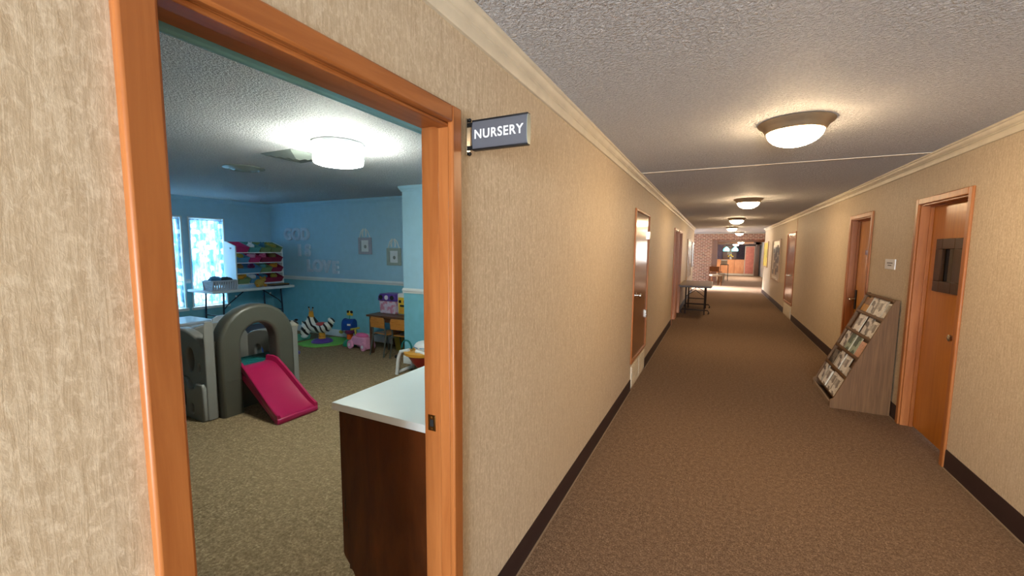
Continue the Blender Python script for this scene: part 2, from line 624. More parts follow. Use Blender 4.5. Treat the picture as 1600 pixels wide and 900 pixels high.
# crown mouldings of the corridor
CR = [(0, 2.346), (0.014, 2.346), (0.018, 2.352), (0.018, 2.386), (0.024, 2.390), (0.024, 2.396), (0.032, 2.402), (0.040, 2.414), (0.042, 2.424), (0.050, 2.428), (0.052, 2.4405), (0, 2.4405)]
struct('trim_2', MB().prism([(XL + d - 0.002, z) for d, z in CR], YE, YC, 'y'), 'crown', 'cream crown moulding along the wall with the nursery sign', 'crown moulding')
struct('trim_3', MB().prism([(XR - d + 0.002, z) for d, z in CR], YE, YC2, 'y'), 'crown', 'cream crown moulding along the wall with the literature rack', 'crown moulding')


def skirting(name, runs, side, label):
    t = thing(name, label, 'baseboard', (0, 0, 0), 0, None, 'structure')
    for a, b in runs:
        if side < 0:
            MB().prism([(XL - 0.001, 0.0), (XL + 0.008, 0), (XL + 0.007, 0.13), (XL + 0.004, 0.137), (XL - 0.001, 0.137)], a, b).build('vinyl_strip', 'base', t)
            MB().box(XL + 0.007, XL + 0.016, a, b, 0, 0.006).build('carpet_edge', 'edge', t)
        else:
            MB().prism([(XR + 0.001, 0.0), (XR - 0.008, 0), (XR - 0.007, 0.138), (XR - 0.004, 0.145), (XR + 0.001, 0.145)], a, b).build('vinyl_strip', 'base', t)
            MB().box(XR - 0.016, XR - 0.007, a, b, 0, 0.006).build('carpet_edge', 'edge', t)


skirting('baseboard_left', [(YE, 0.308), (1.215, 4.70), (5.70, 9.29), (11.36, YC)], -1, 'dark vinyl baseboard under the wall with the nursery sign')
skirting('baseboard_right', [(YE, 4.085), (5.01, 6.175), (7.09, 11.33), (12.66, YC2)], 1, 'dark vinyl baseboard under the wall with the literature rack')

# ------------------------------------------------------------------ door frames
def casing(t, side, x, o, w, mat, depth=0.02, bottom=False):
    """face casing round an opening on a wall plane x; side +1 faces +X"""
    a, b, c, d = o
    x0, x1 = (x - 0.001, x + depth) if side > 0 else (x - depth, x + 0.001)
    MB().box(x0, x1, a - w, a, c - (w if bottom else 0), d + w).build('casing', mat, t, 0.006)
    MB().box(x0, x1, b, b + w, c - (w if bottom else 0), d + w).build('casing', mat, t, 0.006)
    MB().box(x0, x1, a, b, d, d + w).build('head_casing', 'casing_h' if mat == 'casing' else mat, t, 0.006)
    if bottom:
        MB().box(x0, x1, a, b, c - w, c).build('sill_casing', mat, t, 0.006)


def jambs(t, x0, x1, o, mat, th=0.012, stop=None, head=True):
    a, b, c, d = o
    MB().box(x0, x1, a - 0.001, a + th, c, d).build('jamb', mat, t, 0.002)
    MB().box(x0, x1, b - th, b + 0.001, c, d).build('jamb', mat, t, 0.002)
    MB().box(x0, x1, a + th, b - th, d - th, d + 0.001).build('head_jamb', 'casing_h' if mat == 'casing' else mat, t, 0.002)
    if stop:
        s0, s1 = stop
        MB().box(s0, s1, a + th, a + th + 0.012, c, d - th).build('door_stop', mat, t, 0.003)
        MB().box(s0, s1, b - th - 0.012, b - th, c, d - th).build('door_stop', mat, t, 0.003)
        MB().box(s0, s1, a + th + 0.012, b - th - 0.012, d - th - 0.012, d - th).build('door_stop', 'casing_h' if mat == 'casing' else mat, t, 0.003)


def knob(parent, x, y, z, dirx, mat='chrome', name='door_knob'):
    m = Matrix.Translation((x, y, z)) @ Matrix.Rotation(PI / 2 * dirx, 4, 'Y')
    MB().lathe([(0.030, -0.002), (0.030, 0.006), (0.012, 0.010), (0.010, 0.030), (0.020, 0.036), (0.028, 0.048), (0.026, 0.060), (0.012, 0.066), (0.001, 0.067)], 18, m).build(name, mat, parent)


# nursery doorway
t = thing('door_1', 'orange brown wooden door frame of the nursery doorway', 'door frame', (0, 0, 0), 0, None, 'structure')
casing(t, 1, XL, (0.362, 1.160, 0.0, 2.028), 0.055, 'casing', 0.022)
jambs(t, XN - 0.001, XL + 0.001, D0, 'casing', 0.007, (-0.863, XL + 0.001))
casing(t, -1, XN, (D0[0] - 0.02, D0[1] + 0.03, 0.0, D0[3] - 0.022), 0.075, 'blue_gray', 0.018)
sp = MB().box(-0.925, -0.892, D0[1] - 0.0095, D0[1] - 0.0065, 0.945, 1.005).build('strike_plate', 'brass', t, 0.001)
MB().box(-0.916, -0.900, D0[1] - 0.0105, D0[1] - 0.0090, 0.962, 0.988).build('latch_hole_shade', 'dark', sp)  # black box stands for the shade in the latch recess
for z in (0.953, 0.997):
    MB().cyl(0.004, -0.0005, 0.001, 10, Matrix.Translation((-0.908, D0[1] - 0.0095, z)) @ Matrix.Rotation(PI / 2, 4, 'X')).build('screw', 'chrome', sp)
for z in (0.25, 1.02, 1.78):
    MB().cyl(0.006, z, z + 0.09, 10, Matrix.Translation((XN - 0.008, D0[0] + 0.012, 0))).build('hinge', 'chrome', t)
lf = MB().box(-0.80, 0, -0.035, 0, 0.01, 2.01).build('door_leaf', 'door', t, 0.002)
lf.location = (XN - 0.014, D0[0] + 0.010, 0)
lf.rotation_euler = (0, 0, math.radians(12))
knob(lf, -0.73, -0.0, 1.0, 0, 'brass')
lf.children[0].rotation_euler = (0, 0, 0)

# closet in the left wall, raised above a vent
t = thing('door_2', 'brown veneer closet door raised above wall vents', 'closet door', (0, 0, 0), 0, None, 'structure')
casing(t, 1, XL, CL, 0.03, 'casing_r', 0.016, True)
lf = MB().box(XL - 0.035, XL + 0.002, CL[0] + 0.004, CL[1] - 0.004, CL[2] + 0.004, CL[3] - 0.004).build('door_leaf', 'door_d', t, 0.002)
knob(lf, XL + 0.002, CL[0] + 0.17, 1.09, 1)
for z in (0.77, 1.80):
    MB().box(XL + 0.001, XL + 0.02, CL[1] - 0.055, CL[1] + 0.02, z - 0.05, z + 0.05).build('hinge', 'chrome', lf, 0.003)
v = thing('wall_vent', 'beige metal floor vent below the brown closet door', 'vent', (XL, CL[0] + 0.02, 0.03))
for k in range(2):
    fr = MB().box(-0.001, 0.010, 0.0 + k * 0.48, 0.465 + k * 0.48, 0, 0.25).build('grille_frame', 'crown', v, 0.003)
    for q in range(9):
        MB().box(0.008, 0.014, 0.025 + k * 0.48, 0.44 + k * 0.48, 0.02 + q * 0.025, 0.034 + q * 0.025).build('louvre', 'crown', fr)

# two recessed doors further along the left wall
for n, (o, lab, kn) in enumerate(((D2, 'brown recessed door before the folding table', False), (D3, 'brown recessed door with knob behind the folding table', True))):
    t = thing('door_%d' % (n + 3), lab, 'door', (0, 0, 0), 0, None, 'structure')
    casing(t, 1, XL, o, 0.05, 'casing_r', 0.018)
    jambs(t, XL - 0.14, XL + 0.001, o, 'casing', 0.012)
    lf = MB().box(XL - 0.15, XL - 0.11, o[0], o[1], 0.01, o[3]).build('door_leaf', 'door_d', t)
    if kn:
        knob(lf, XL - 0.11, o[0] + 0.08, 1.0, 1)
        knob(lf, XL - 0.11, o[0] + 0.08, 1.22, 1, 'chrome', 'deadbolt')

# right wall doors
t = thing('door_5', 'orange veneer door with dark framed window beside the literature rack', 'door', (0, 0, 0), 0, None, 'structure')
casing(t, -1, XR, R1, 0.054, 'casing_r', 0.018)
jambs(t, XR - 0.001, XR + 0.13, R1, 'casing', 0.012, (XR + 0.06, XR + 0.088))
lf = MB()
wall_cells(lf, R1[0] + 0.013, R1[1] - 0.013, 0.012, 2.015, [(4.48, 4.70, 1.34, 1.67)], lambda m, a, b, c, d: m.box(XR + 0.088, XR + 0.128, a, b, c, d))
lf = lf.build('door_leaf', 'door', t)
wf = MB()
wall_cells(wf, 4.365, 4.80, 1.28, 1.725, [(4.49, 4.69, 1.37, 1.64)], lambda m, a, b, c, d: m.box(XR + 0.072, XR + 0.095, a, b, c, d))
wf = wf.build('window_frame', 'jamb_d2', lf, 0.004)
tag(wf, 'dark brown frame of the small door window')
MB().box(XR + 0.098, XR + 0.104, 4.48, 4.70, 1.34, 1.67).build('window_pane', 'darkglass', lf)
knob(lf, XR + 0.088, 4.315, 0.95, -1, 'chrome')

t = thing('door_6', 'yellow oak door with chrome lever behind the literature rack', 'door', (0, 0, 0), 0, None, 'structure')
casing(t, -1, XR, R2, 0.054, 'casing_r', 0.018)
jambs(t, XR - 0.001, XR + 0.13, R2, 'casing', 0.012, (XR + 0.06, XR + 0.088))
lf = MB().box(XR + 0.088, XR + 0.128, R2[0] + 0.013, R2[1] - 0.013, 0.012, 2.015).build('door_leaf', 'door_y', t)
lp = MB().box(XR + 0.076, XR + 0.090, 6.925, 6.985, 0.84, 1.10).build('lever_plate', 'black', lf, 0.004)
MB().tube([(XR + 0.08, 6.955, 0.98), (XR + 0.012, 6.955, 0.98), (XR + 0.004, 6.945, 0.98), (XR + 0.004, 6.83, 0.975)], 0.012, 10).build('lever_handle', 'chrome', lp)
MB().box(XR + 0.084, XR + 0.09, 6.60, 6.72, 1.57, 1.63).build('door_plate', 'jamb_d', lf)

t = thing('door_7', 'brown double closet doors with two knobs, raised above the floor', 'closet door', (0, 0, 0), 0, None, 'structure')
casing(t, -1, XR, RC, 0.035, 'casing_r', 0.016, True)
ym = (RC[0] + RC[1]) / 2
for a, b, k in ((RC[0] + 0.003, ym - 0.003, ym - 0.06), (ym + 0.003, RC[1] - 0.003, ym + 0.06)):
    lf = MB().box(XR - 0.002, XR + 0.035, a, b, RC[2] + 0.003, RC[3] - 0.003).build('door_leaf', 'door_d', t, 0.002)
    knob(lf, XR - 0.002, k, 1.02, -1)
v = thing('wall_vent', 'pale metal vent below the double closet doors', 'vent', (XR, RC[0] + 0.05, 0.03))
fr = MB().box(-0.010, 0.001, 0, 1.1, 0, 0.26).build('grille_frame', 'crown', v, 0.003)
for q in range(9):
    MB().box(-0.014, -0.008, 0.03, 1.07, 0.02 + q * 0.026, 0.035 + q * 0.026).build('louvre', 'crown', fr)
struct('trim_4', MB().box(XR - 0.004, XR + 0.001, 11.325, 11.34, 2.065, 2.346), 'casing_r', 'vertical wallpaper seam above the double closet doors', 'wall seam')

# glazed entrance behind the camera
mb = MB()
wall_cells(mb, XL - 0.06, XR + 0.14, 0, H, [(-0.5, 1.3, 0, 2.25)], lambda m, a, b, c, d: m.box(a, b, YE - 0.12, YE, c, d))
struct('wall_entrance', mb, 'paper', 'wallpapered end wall around the glazed entrance', 'wall', 0, False)
t = thing('window_1', 'glazed entrance doors at the corridor start', 'glazed doors', (0, 0, 0), 0, None, 'structure')
for x in (-0.5, 0.37, 1.23):
    MB().box(x, x + 0.07, YE - 0.10, YE - 0.04, 0, 2.25).build('stile', 'darksteel', t)
for z in (0.0, 2.17):
    MB().box(-0.5, 1.3, YE - 0.10, YE - 0.04, z, z + 0.08).build('rail', 'darksteel', t)
for x in (-0.43, 0.44):
    MB().box(x, x + 0.80, YE - 0.075, YE - 0.068, 0.08, 2.17).build('pane', 'glass', t)

# ------------------------------------------------------------------ nursery shell
def nursery_wall(name, upper, lower, up_mat, lo_mat, label):
    t = thing(name, label, 'wall', (0, 0, 0), 0, None, 'structure')
    upper.build('upper_wall', up_mat, t, 0, False)
    lower.build('lower_wall', lo_mat, t, 0, False)
    return t


RZ = 1.03
WIN = [(3.80 - 0.655 * k, 4.33 - 0.655 * k, 0.58, 2.09) for k in range(2)]
u, l = MB(), MB()
wall_cells(u, YNB, YLET + 0.1, RZ, H, WIN, lambda m, a, b, c, d: m.box(XW - 0.12, XW, a, b, c, d))
wall_cells(l, YNB, YLET + 0.1, 0, RZ, WIN, lambda m, a, b, c, d: m.box(XW - 0.12, XW, a, b, c, d))
nursery_wall('wall_nursery_window', u, l, 'blue_up', 'blue_lo', 'blue nursery wall with curtained windows')
nursery_wall('wall_nursery_far', MB().box(XW, XPIL + 0.1, YLET, YLET + 0.1, RZ, H), MB().box(XW, XPIL + 0.1, YLET, YLET + 0.1, 0, RZ),
             'blue_up', 'blue_lo', 'two tone blue nursery wall with GOD IS LOVE letters')
nursery_wall('wall_nursery_projection', MB().box(XPIL, XN, YPIL, YPIL + 0.85, RZ, H), MB().box(XPIL, XN, YPIL, YPIL + 0.85, 0, RZ),
             'aqua_up', 'aqua_lo', 'blue wall projecting beside the small brown table')
nursery_wall('wall_nursery_near', MB().box(XW, XN, YNB - 0.1, YNB, RZ, H), MB().box(XW, XN, YNB - 0.1, YNB, 0, RZ), 'blue_up', 'blue_lo', 'blue nursery wall opposite the lettering')
mu, ml = MB(), MB()
for m_, z0, z1 in ((mu, RZ, H), (ml, 0, RZ)):
    wall_cells(m_, YNB, YPIL, z0, z1, [D0], lambda m, a, b, c, d: m.box(XN, XL - 0.06, a, b, c, d))
nursery_wall('wall_nursery_door', mu, ml, 'aqua_up', 'aqua_lo', 'blue nursery side of the doorway wall')

RAIL = [(0, RZ - 0.035), (0.010, RZ - 0.035), (0.012, RZ - 0.012), (0.022, RZ - 0.005), (0.022, RZ + 0.012), (0.012, RZ + 0.018), (0.010, RZ + 0.032), (0, RZ + 0.032)]
CRN = [(0, 2.372), (0.014, 2.372), (0.018, 2.392), (0.034, 2.402), (0.052, 2.424), (0.058, 2.4405), (0, 2.4405)]
SKN = [(0, 0), (0.016, 0), (0.016, 0.10), (0.010, 0.118), (0, 0.12)]


def runs(name, prof, mat, label, cat, paint_pil):
    t = thing(name, label, cat, (0, 0, 0), 0, None, 'structure')
    MB().prism([(YLET - d + 0.001, z) for d, z in prof], XW, XPIL, 'x').build('far_run', mat, t)
    MB().prism([(YPIL - d + 0.001, z) for d, z in prof], XPIL - prof[2][0], XN, 'x').build('projection_run', paint_pil, t)
    MB().prism([(XPIL - d + 0.001, z) for d, z in prof], YPIL - prof[2][0], YLET, 'y').build('return_run', paint_pil, t)
    if cat == 'chair rail':
        segs = [(4.36, YLET), (3.705, 3.77), (YNB, 3.115)]
    else:
        segs = [(YNB, YLET)]
    for a, b in segs:
        MB().prism([(XW + d - 0.001, z) for d, z in prof], a, b, 'y').build('window_wall_run', mat, t)


runs('trim_5', RAIL, 'white_paint', 'white chair rail round the nursery walls', 'chair rail', 'white_paint')
runs('trim_6', CRN, 'blue_up', 'blue painted crown moulding of the nursery', 'crown moulding', 'aqua_up')
runs('baseboard_nursery', SKN, 'white_paint', 'white nursery baseboard', 'baseboard', 'white_paint')

for k, (a, b, c, d) in enumerate(WIN):
    n = ('nearest the toy organizer', 'cut off by the door frame')[k]
    t = thing('window_%d' % (k + 2), 'white framed nursery window with blue curtain, ' + n, 'window', (0, 0, 0), 0, None, 'structure')
    fr = MB()
    wall_cells(fr, a, b, c, d, [(a + 0.035, b - 0.035, c + 0.035, d - 0.035)], lambda m, p, q, r, s: m.box(XW - 0.10, XW - 0.05, p, q, r, s))
    fr.build('window_frame', 'white_paint', t)
    MB().box(XW - 0.095, XW - 0.06, a + 0.035, b - 0.035, (c + d) / 2 - 0.015, (c + d) / 2 + 0.015).build('meeting_rail', 'white_paint', t)
    for z0, z1 in ((c + 0.035, (c + d) / 2 - 0.015), ((c + d) / 2 + 0.015, d - 0.035)):
        MB().box(XW - 0.082, XW - 0.077, a + 0.035, b - 0.035, z0, z1).build('pane', 'glass', t)
    cs = MB()
    cs.box(XW - 0.001, XW + 0.012, a - 0.02, a, c, d + 0.02).box(XW - 0.001, XW + 0.012, b, b + 0.02, c, d + 0.02).box(XW - 0.001, XW + 0.012, a, b, d, d + 0.02)
    cs.build('casing', 'white_paint', t)
    MB().box(XW - 0.05, XW + 0.045, a - 0.035, b + 0.035, c - 0.045, c + 0.002).build('window_sill', 'white_paint', t, 0.006)
    # gathered curtain inside the opening
    cu = MB()
    N, Z = 60, 8
    vs, fs = [], []
    ph = random.uniform(0, 6)
    for j in range(Z + 1):
        z = c + 0.03 + (d - c - 0.05) * j / Z
        for i in range(N + 1):
            y = a + 0.006 + (b - a - 0.012) * i / N
            x = XW - 0.022 + 0.012 * math.sin(i * 0.75 + ph + 0.5 * math.sin(j * 0.6)) + 0.004 * math.sin(i * 2.1 + j)
            vs.append((x, y, z))
    for j in range(Z):
        for i in range(N):
            p = j * (N + 1) + i
            fs.append((p, p + 1, p + N + 2, p + N + 1))
    cu.add(vs, fs)
    co = cu.build('curtain', 'curtain')
    tag(co, 'blue and white patterned curtain in the window ' + n, 'curtain', 'nursery window curtains')
    MB().tube([(XW - 0.022, a + 0.001, d - 0.03), (XW - 0.022, b - 0.001, d - 0.03)], 0.006).build('curtain_rod', 'white', t)

# ------------------------------------------------------------------ cross hall and lobby at the far end
struct('wall_hall_corner', MB().box(-5, XL, YC - 0.1, YC, 0, H), 'paper', 'beige wall turning the corner into the cross hall', 'wall')
struct('wall_hall_right', MB().box(XR, 5, YC2 - 0.1, YC2, 0, H), 'paper', 'beige wall turning the corner past the yellow board', 'wall')
t = thing('wall_brick', 'red brick wall with pale mortar and wide opening', 'wall', (0, 0, 0), 0, None, 'structure')
mb = MB()
wall_cells(mb, -5, 5, 0, H, [(-0.23, 3.2, 0, 2.13)], lambda m, a, b, c, d: m.box(a, b, YB, YB + 0.3, c, d))
mb.build('mortar', 'mortar', t, 0, False)
bk = MB()
row = 0
z = 0.02
while z < H - 0.06:
    x = -2.0 - (0.11 if row % 2 else 0)
    while x < 3.2:
        x0, x1 = x, x + 0.195
        if z < 2.13 and x1 > -0.235:
            x1 = -0.235
        if x1 - x0 > 0.04:
            dd = random.uniform(0, 0.006)
            bk.box(x0, x1, YB - 0.010 - dd, YB + 0.02, z, z + 0.050)
        if z < 2.13 and x1 >= -0.236:
            break
        x += 0.215
    z += 0.0755
    row += 1
b_ = bk.build('brickwork', 'brick_f', t, 0, False)
b_['kind'] = 'stuff'
MB().box(-0.232, 0.02, YB - 0.02, YB + 0.32, 0, 2.13).build('opening_post', 'jamb_d', t, 0.01)
MB().box(0.02, 3.2, YB - 0.01, YB + 0.32, 2.02, 2.13).build('opening_beam', 'jamb_d', t, 0.01)
# glazed end of the cross hall where the daylight enters
mb = MB()
wall_cells(mb, YC, YB, 0, H, [(18.2, 21.0, 0.0, 2.3)], lambda m, a, b, c, d: m.box(-5.1, -5.0, a, b, c, d))
struct('wall_hall_glazed', mb, 'paper', 'end wall of the cross hall around its glazed doors', 'wall', 0, False)
t = thing('window_6', 'glazed doors at the end of the cross hall', 'glazed doors', (0, 0, 0), 0, None, 'structure')
for y in (18.2, 19.56, 20.92):
    MB().box(-5.08, -5.02, y, y + 0.08, 0, 2.3).build('stile', 'darksteel', t)
for y in (18.28, 19.64):
    MB().box(-5.055, -5.048, y, y + 1.28, 0.02, 2.28).build('pane', 'glass', t)
struct('wall_hall_end', MB().box(5.0, 5.1, YC2, YB, 0, H), 'paper', 'blank end wall of the cross hall', 'wall')
# lobby
struct('wall_lobby_left', MB().box(-2.1, -2.0, YB + 0.3, YF + 1.4, 0, H), 'brick_far', 'mauve brick side wall of the lobby', 'wall')
mb = MB()
wall_cells(mb, YB + 0.3, YF + 1.4, 0, H, [(23.8, 24.9, 0.75, 2.05), (23.8, 24.9, 0.2, 0.65), (26.0, 28.6, 0.8, 2.1)], lambda m, a, b, c, d: m.box(2.5, 2.6, a, b, c, d))
struct('wall_lobby_right', mb, 'white_paint', 'pale window wall on the right of the lobby', 'wall', 0, False)
for n, (a, b, c, d) in enumerate(((23.8, 24.9, 0.75, 2.05), (23.8, 24.9, 0.2, 0.65), (26.0, 28.6, 0.8, 2.1))):
    t = thing('window_%d' % (7 + n), ('tall dark window', 'low dark window', 'added wide daylight window')[n] + ' in the lobby wall', 'window', (0, 0, 0), 0, None, 'structure')  # the wide window is added to let daylight into the lobby
    fr = MB()
    wall_cells(fr, a, b, c, d, [(a + 0.04, (a + b) / 2 - 0.02, c + 0.04, d - 0.04), ((a + b) / 2 + 0.02, b - 0.04, c + 0.04, d - 0.04)], lambda m, p, q, r, s: m.box(2.49, 2.55, p, q, r, s))
    fr.build('window_frame', 'white_paint', t)
    for p, q in ((a + 0.04, (a + b) / 2 - 0.02), ((a + b) / 2 + 0.02, b - 0.04)):
        MB().box(2.53, 2.536, p, q, c + 0.04, d - 0.04).build('pane', 'darkglass' if n < 2 else 'glass', t)
struct('wall_lobby_far', MB().box(-2.0, 2.5, YF + 1.3, YF + 1.4, 0, H), 'brick_far', 'mauve brick wall at the far end of the lobby', 'wall')
t = thing('trim_7', 'dark wood posts framing the far lobby doorway', 'post', (0, 0, 0), 0, None, 'structure')
MB().box(2.17, 2.42, YF - 0.1, YF + 0.2, 0, 2.2).build('post', 'frame_d', t, 0.01)
MB().box(-2.0, 2.5, YF - 0.1, YF + 0.2, 1.98, 2.2).build('beam', 'frame_d', t, 0.01)
t = thing('brick_panel', 'pink brick panel in a pale wooden frame beside the lobby counter', 'panel', (1.89, YF, 0))
MB().box(-0.24, 0.24, -0.03, 0.06, 0.12, 1.86).build('panel', 'brick_pink', t)
for x0, x1, z0, z1 in ((-0.28, -0.24, 0, 1.9), (0.24, 0.28, 0, 1.9), (-0.24, 0.24, 1.86, 1.9), (-0.24, 0.24, 0, 0.12)):
    MB().box(x0, x1, -0.05, 0.07, z0, z1).build('frame', 'beige_seat', t)
bkp = MB()
for r in range(23):
    for c in range(3):
        x = -0.235 + c * 0.16 - (0.05 if r % 2 else 0)
        bkp.box(max(x, -0.235), min(x + 0.15, 0.235), -0.04, -0.02, 0.125 + r * 0.075, 0.185 + r * 0.075)
bo = bkp.build('brickwork', 'brick_pink', t, 0, False)
bo['kind'] = 'stuff'
t = thing('reception_counter', 'wood panelled reception counter at the far end of the lobby', 'counter', (0.77, YF, 0))
for k in range(3):
    MB().box(-0.84 + k * 0.56, -0.285 + k * 0.56, -0.02, 0.30, 0.12, 0.98).build('front_panel', 'panelwood', t, 0.006)
MB().box(-0.84, 0.84, 0.0, 0.30, 0, 0.12).build('plinth', 'beige_seat', t)
MB().box(-0.86, 0.84, -0.05, 0.40, 0.98, 1.02).build('counter_top', 'panelwood', t, 0.008)
t = thing('wall_alcove', 'dark alcove panel behind the lobby flowers', 'panel', (0.77, YF + 1.28, 0))
MB().box(-0.42, 0.42, -0.03, 0.02, 1.0, 1.95).build('back_panel', 'jamb_d', t)
MB().box(-0.14, 0.14, -0.05, -0.02, 1.32, 1.72).build('picture', 'beige_seat', t)
t = thing('flower_vase', 'pale flower arrangement standing on the reception counter', 'flowers', (0.80, YF + 0.2, 1.02))
MB().lathe([(0.05, 0), (0.08, 0.06), (0.06, 0.14), (0.07, 0.17)], 14).build('vase', 'beige_seat', t)
for k in range(9):
    a = k * 0.7
    MB().ball((0.17 * math.cos(a) * (0.4 + 0.07 * k), 0.10 * math.sin(a), 0.20 + 0.035 * (k % 4)), 0.045, 8, 6).build('blossom', 'yellow' if k % 3 else 'beige_seat', t)
for x in (0.53, 1.02):
    t = thing('pendant_lamp', 'lit teal glass pendant lamp hanging in the lobby', 'pendant lamp', (x, YF - 0.4, 1.56), 0, 'teal pendant lamps in the lobby')
    MB().lathe([(0.15, 0), (0.19, 0.03), (0.17, 0.14), (0.08, 0.24), (0.03, 0.28)], 18).build('shade', 'tealglass', t)
    MB().cyl(0.006, 0.27, H - 1.56 + 0.002, 8).build('cord', 'black', t)
    MB().cyl(0.05, H - 1.56 - 0.03, H - 1.56, 14).build('canopy', 'bronze', t)
t = thing('side_chair', 'brown wooden chair with beige seat in the brick opening', 'chair', (-0.02, 21.2, 0), 0.3)
MB().box(-0.22, 0.22, -0.22, 0.22, 0.42, 0.50).build('seat', 'beige_seat', t, 0.02)
MB().box(-0.22, 0.22, 0.19, 0.23, 0.62, 0.86).build('backrest', 'jamb_d', t, 0.01)
for x in (-0.2, 0.2):
    for y in (-0.2, 0.2):
        MB().box(x - 0.02, x + 0.02, y - 0.02, y + 0.02, 0, 0.44 if y < 0 else 0.86).build('leg', 'jamb_d', t, 0.004)
    MB().box(x - 0.02, x + 0.02, -0.2, 0.2, 0.60, 0.64).build('armrest', 'jamb_d', t, 0.006)
t = thing('waste_bin', 'pale tapered waste bin beside the wooden chair', 'bin', (0.27, 23.8, 0))
MB().lathe([(0.12, 0), (0.17, 0.42), (0.155, 0.42), (0.11, 0.02)], 20).build('body', 'beige_seat', t)
MB().tube([(0.165 * math.cos(a * PI / 10), 0.165 * math.sin(a * PI / 10), 0.42) for a in range(20)], 0.008, 6, True).build('rim', 'white', t)
t = thing('tall_stand', 'tall dark metal stand in the lobby near the pale bin', 'stand', (0.38, 24.6, 0))
for x in (-0.18, 0.18):
    for y in (-0.15, 0.15):
        MB().box(x - 0.012, x + 0.012, y - 0.012, y + 0.012, 0, 0.84).build('leg', 'black', t)
MB().box(-0.2, 0.2, -0.17, 0.17, 0.84, 0.87).build('top', 'black', t, 0.004)
MB().box(-0.18, 0.18, -0.15, 0.15, 0.30, 0.32).build('shelf', 'black', t)
t = thing('paper_box', 'pale cardboard box on the tall dark stand', 'box', (0.36, 24.6, 0.87))
MB().box(-0.15, 0.15, -0.11, 0.11, 0, 0.22).build('carton', 'beige_seat', t, 0.004)
MB().box(-0.155, 0.155, -0.115, 0.115, 0.20, 0.245).build('lid', 'white', t, 0.004)

# ------------------------------------------------------------------ ceiling lights
def dome_light(x, y, z, label, r=1.0):
    t = thing('ceiling_light', label, 'ceiling light', (x, y, z), 0, 'corridor dome lights')
    MB().lathe([(0.12 * r, 0.001), (0.205 * r, 0.001), (0.212 * r, -0.006), (0.206 * r, -0.016), (0.186 * r, -0.028), (0.176 * r, -0.045), (0.166 * r, -0.062), (0.158 * r, -0.066), (0.150 * r, -0.060), (0.150 * r, -0.02)], 40, caps=False).build('metal_ring', 'bronze', t)
    n = 9
    MB().lathe([(0.157 * r * math.cos(k * PI / 2 / n) + 0.0005, -0.060 - 0.096 * math.sin(k * PI / 2 / n)) for k in range(n + 1)], 32).build('glass_dome', 'lamp', t)
    return t


dome_light(0.41, 3.25, H, 'lit bronze ringed dome light before the ceiling seam')
dome_light(0.41, 7.70, H, 'lit bronze ringed dome light over the yellow oak door')
dome_light(0.41, 12.1, H, 'lit bronze ringed dome light over the folding table')
dome_light(0.43, 16.6, H, 'lit bronze ringed dome light at the corridor end by the boards')
dome_light(0.86, 21.4, H, 'lit dome light before the brick lintel')
dome_light(1.13, 25.6, 2.12, 'lit dome light hanging under the lobby beam')
dome_light(0.98, 28.0, 2.02, 'lit dome light farthest down the lobby')
for (x, y, z) in ((1.13, 25.6, 2.12), (0.98, 28.0, 2.02)):
    struct('trim_8' if y < 26 else 'trim_9', MB().box(x - 0.9, x + 0.9, y - 0.2, y + 0.2, z, H), 'frame_d', 'dark ceiling beam carrying a lobby light' if y < 26 else 'dark ceiling beam before the reception counter', 'beam')

for x, y, lab in ((-2.74, 2.39, 'lit white drum light beside the square ceiling diffuser'),):
    t = thing('ceiling_light', lab, 'ceiling light', (x, y, H))
    MB().lathe([(0.19, 0.001), (0.195, -0.004), (0.195, -0.026), (0.185, -0.03)], 40).build('base_plate', 'white', t)
    MB().lathe([(0.186, -0.028), (0.188, -0.05), (0.188, -0.150), (0.183, -0.162), (0.16, -0.170), (0.08, -0.174), (0.001, -0.175)], 40).build('drum_shade', 'nlamp', t)

t = thing('ceiling_vent', 'square louvred air diffuser beside the nursery drum light', 'vent', (-3.46, 2.55, H), 0)
MB().box(-0.20, 0.20, -0.20, 0.20, -0.004, 0.001).build('duct_shade_plate', 'dark', t)  # dark plate stands for the shade up inside the duct
for k in range(4):
    a, b = 0.205 - 0.05 * k, 0.205 - 0.05 * k - 0.034
    fr = MB()
    z0, z1 = -0.002 - 0.006 * k, -0.020 - 0.006 * k
    vs = []
    for r, z in ((a, z0), (b, z1), (b - 0.004, z1 + 0.001), (a - 0.008, z0 + 0.001)):
        vs += [(-r, -r, z), (r, -r, z), (r, r, z), (-r, r, z)]
    fs = []
    for j in range(4):
        for i in range(4):
            j2, i2 = (j + 1) % 4, (i + 1) % 4
            fs.append((j * 4 + i, j * 4 + i2, j2 * 4 + i2, j2 * 4 + i))
    fr.add(vs, fs).build('louvre', 'vent', t, 0, False)
t = thing('ceiling_vent', 'round silver air diffuser on the nursery ceiling', 'vent', (-4.50, 2.70, H))
for k, (r0, r1) in enumerate(((0.19, 0.14), (0.13, 0.09), (0.075, 0.001))):
    MB().lathe([(r0, 0.001 - 0.008 * k), (r0 + 0.002, -0.006 - 0.008 * k), (r1, -0.022 - 0.008 * k), (max(r1 - 0.006, 0.0005), -0.018 - 0.008 * k)], 32).build('ring', 'vent', t)

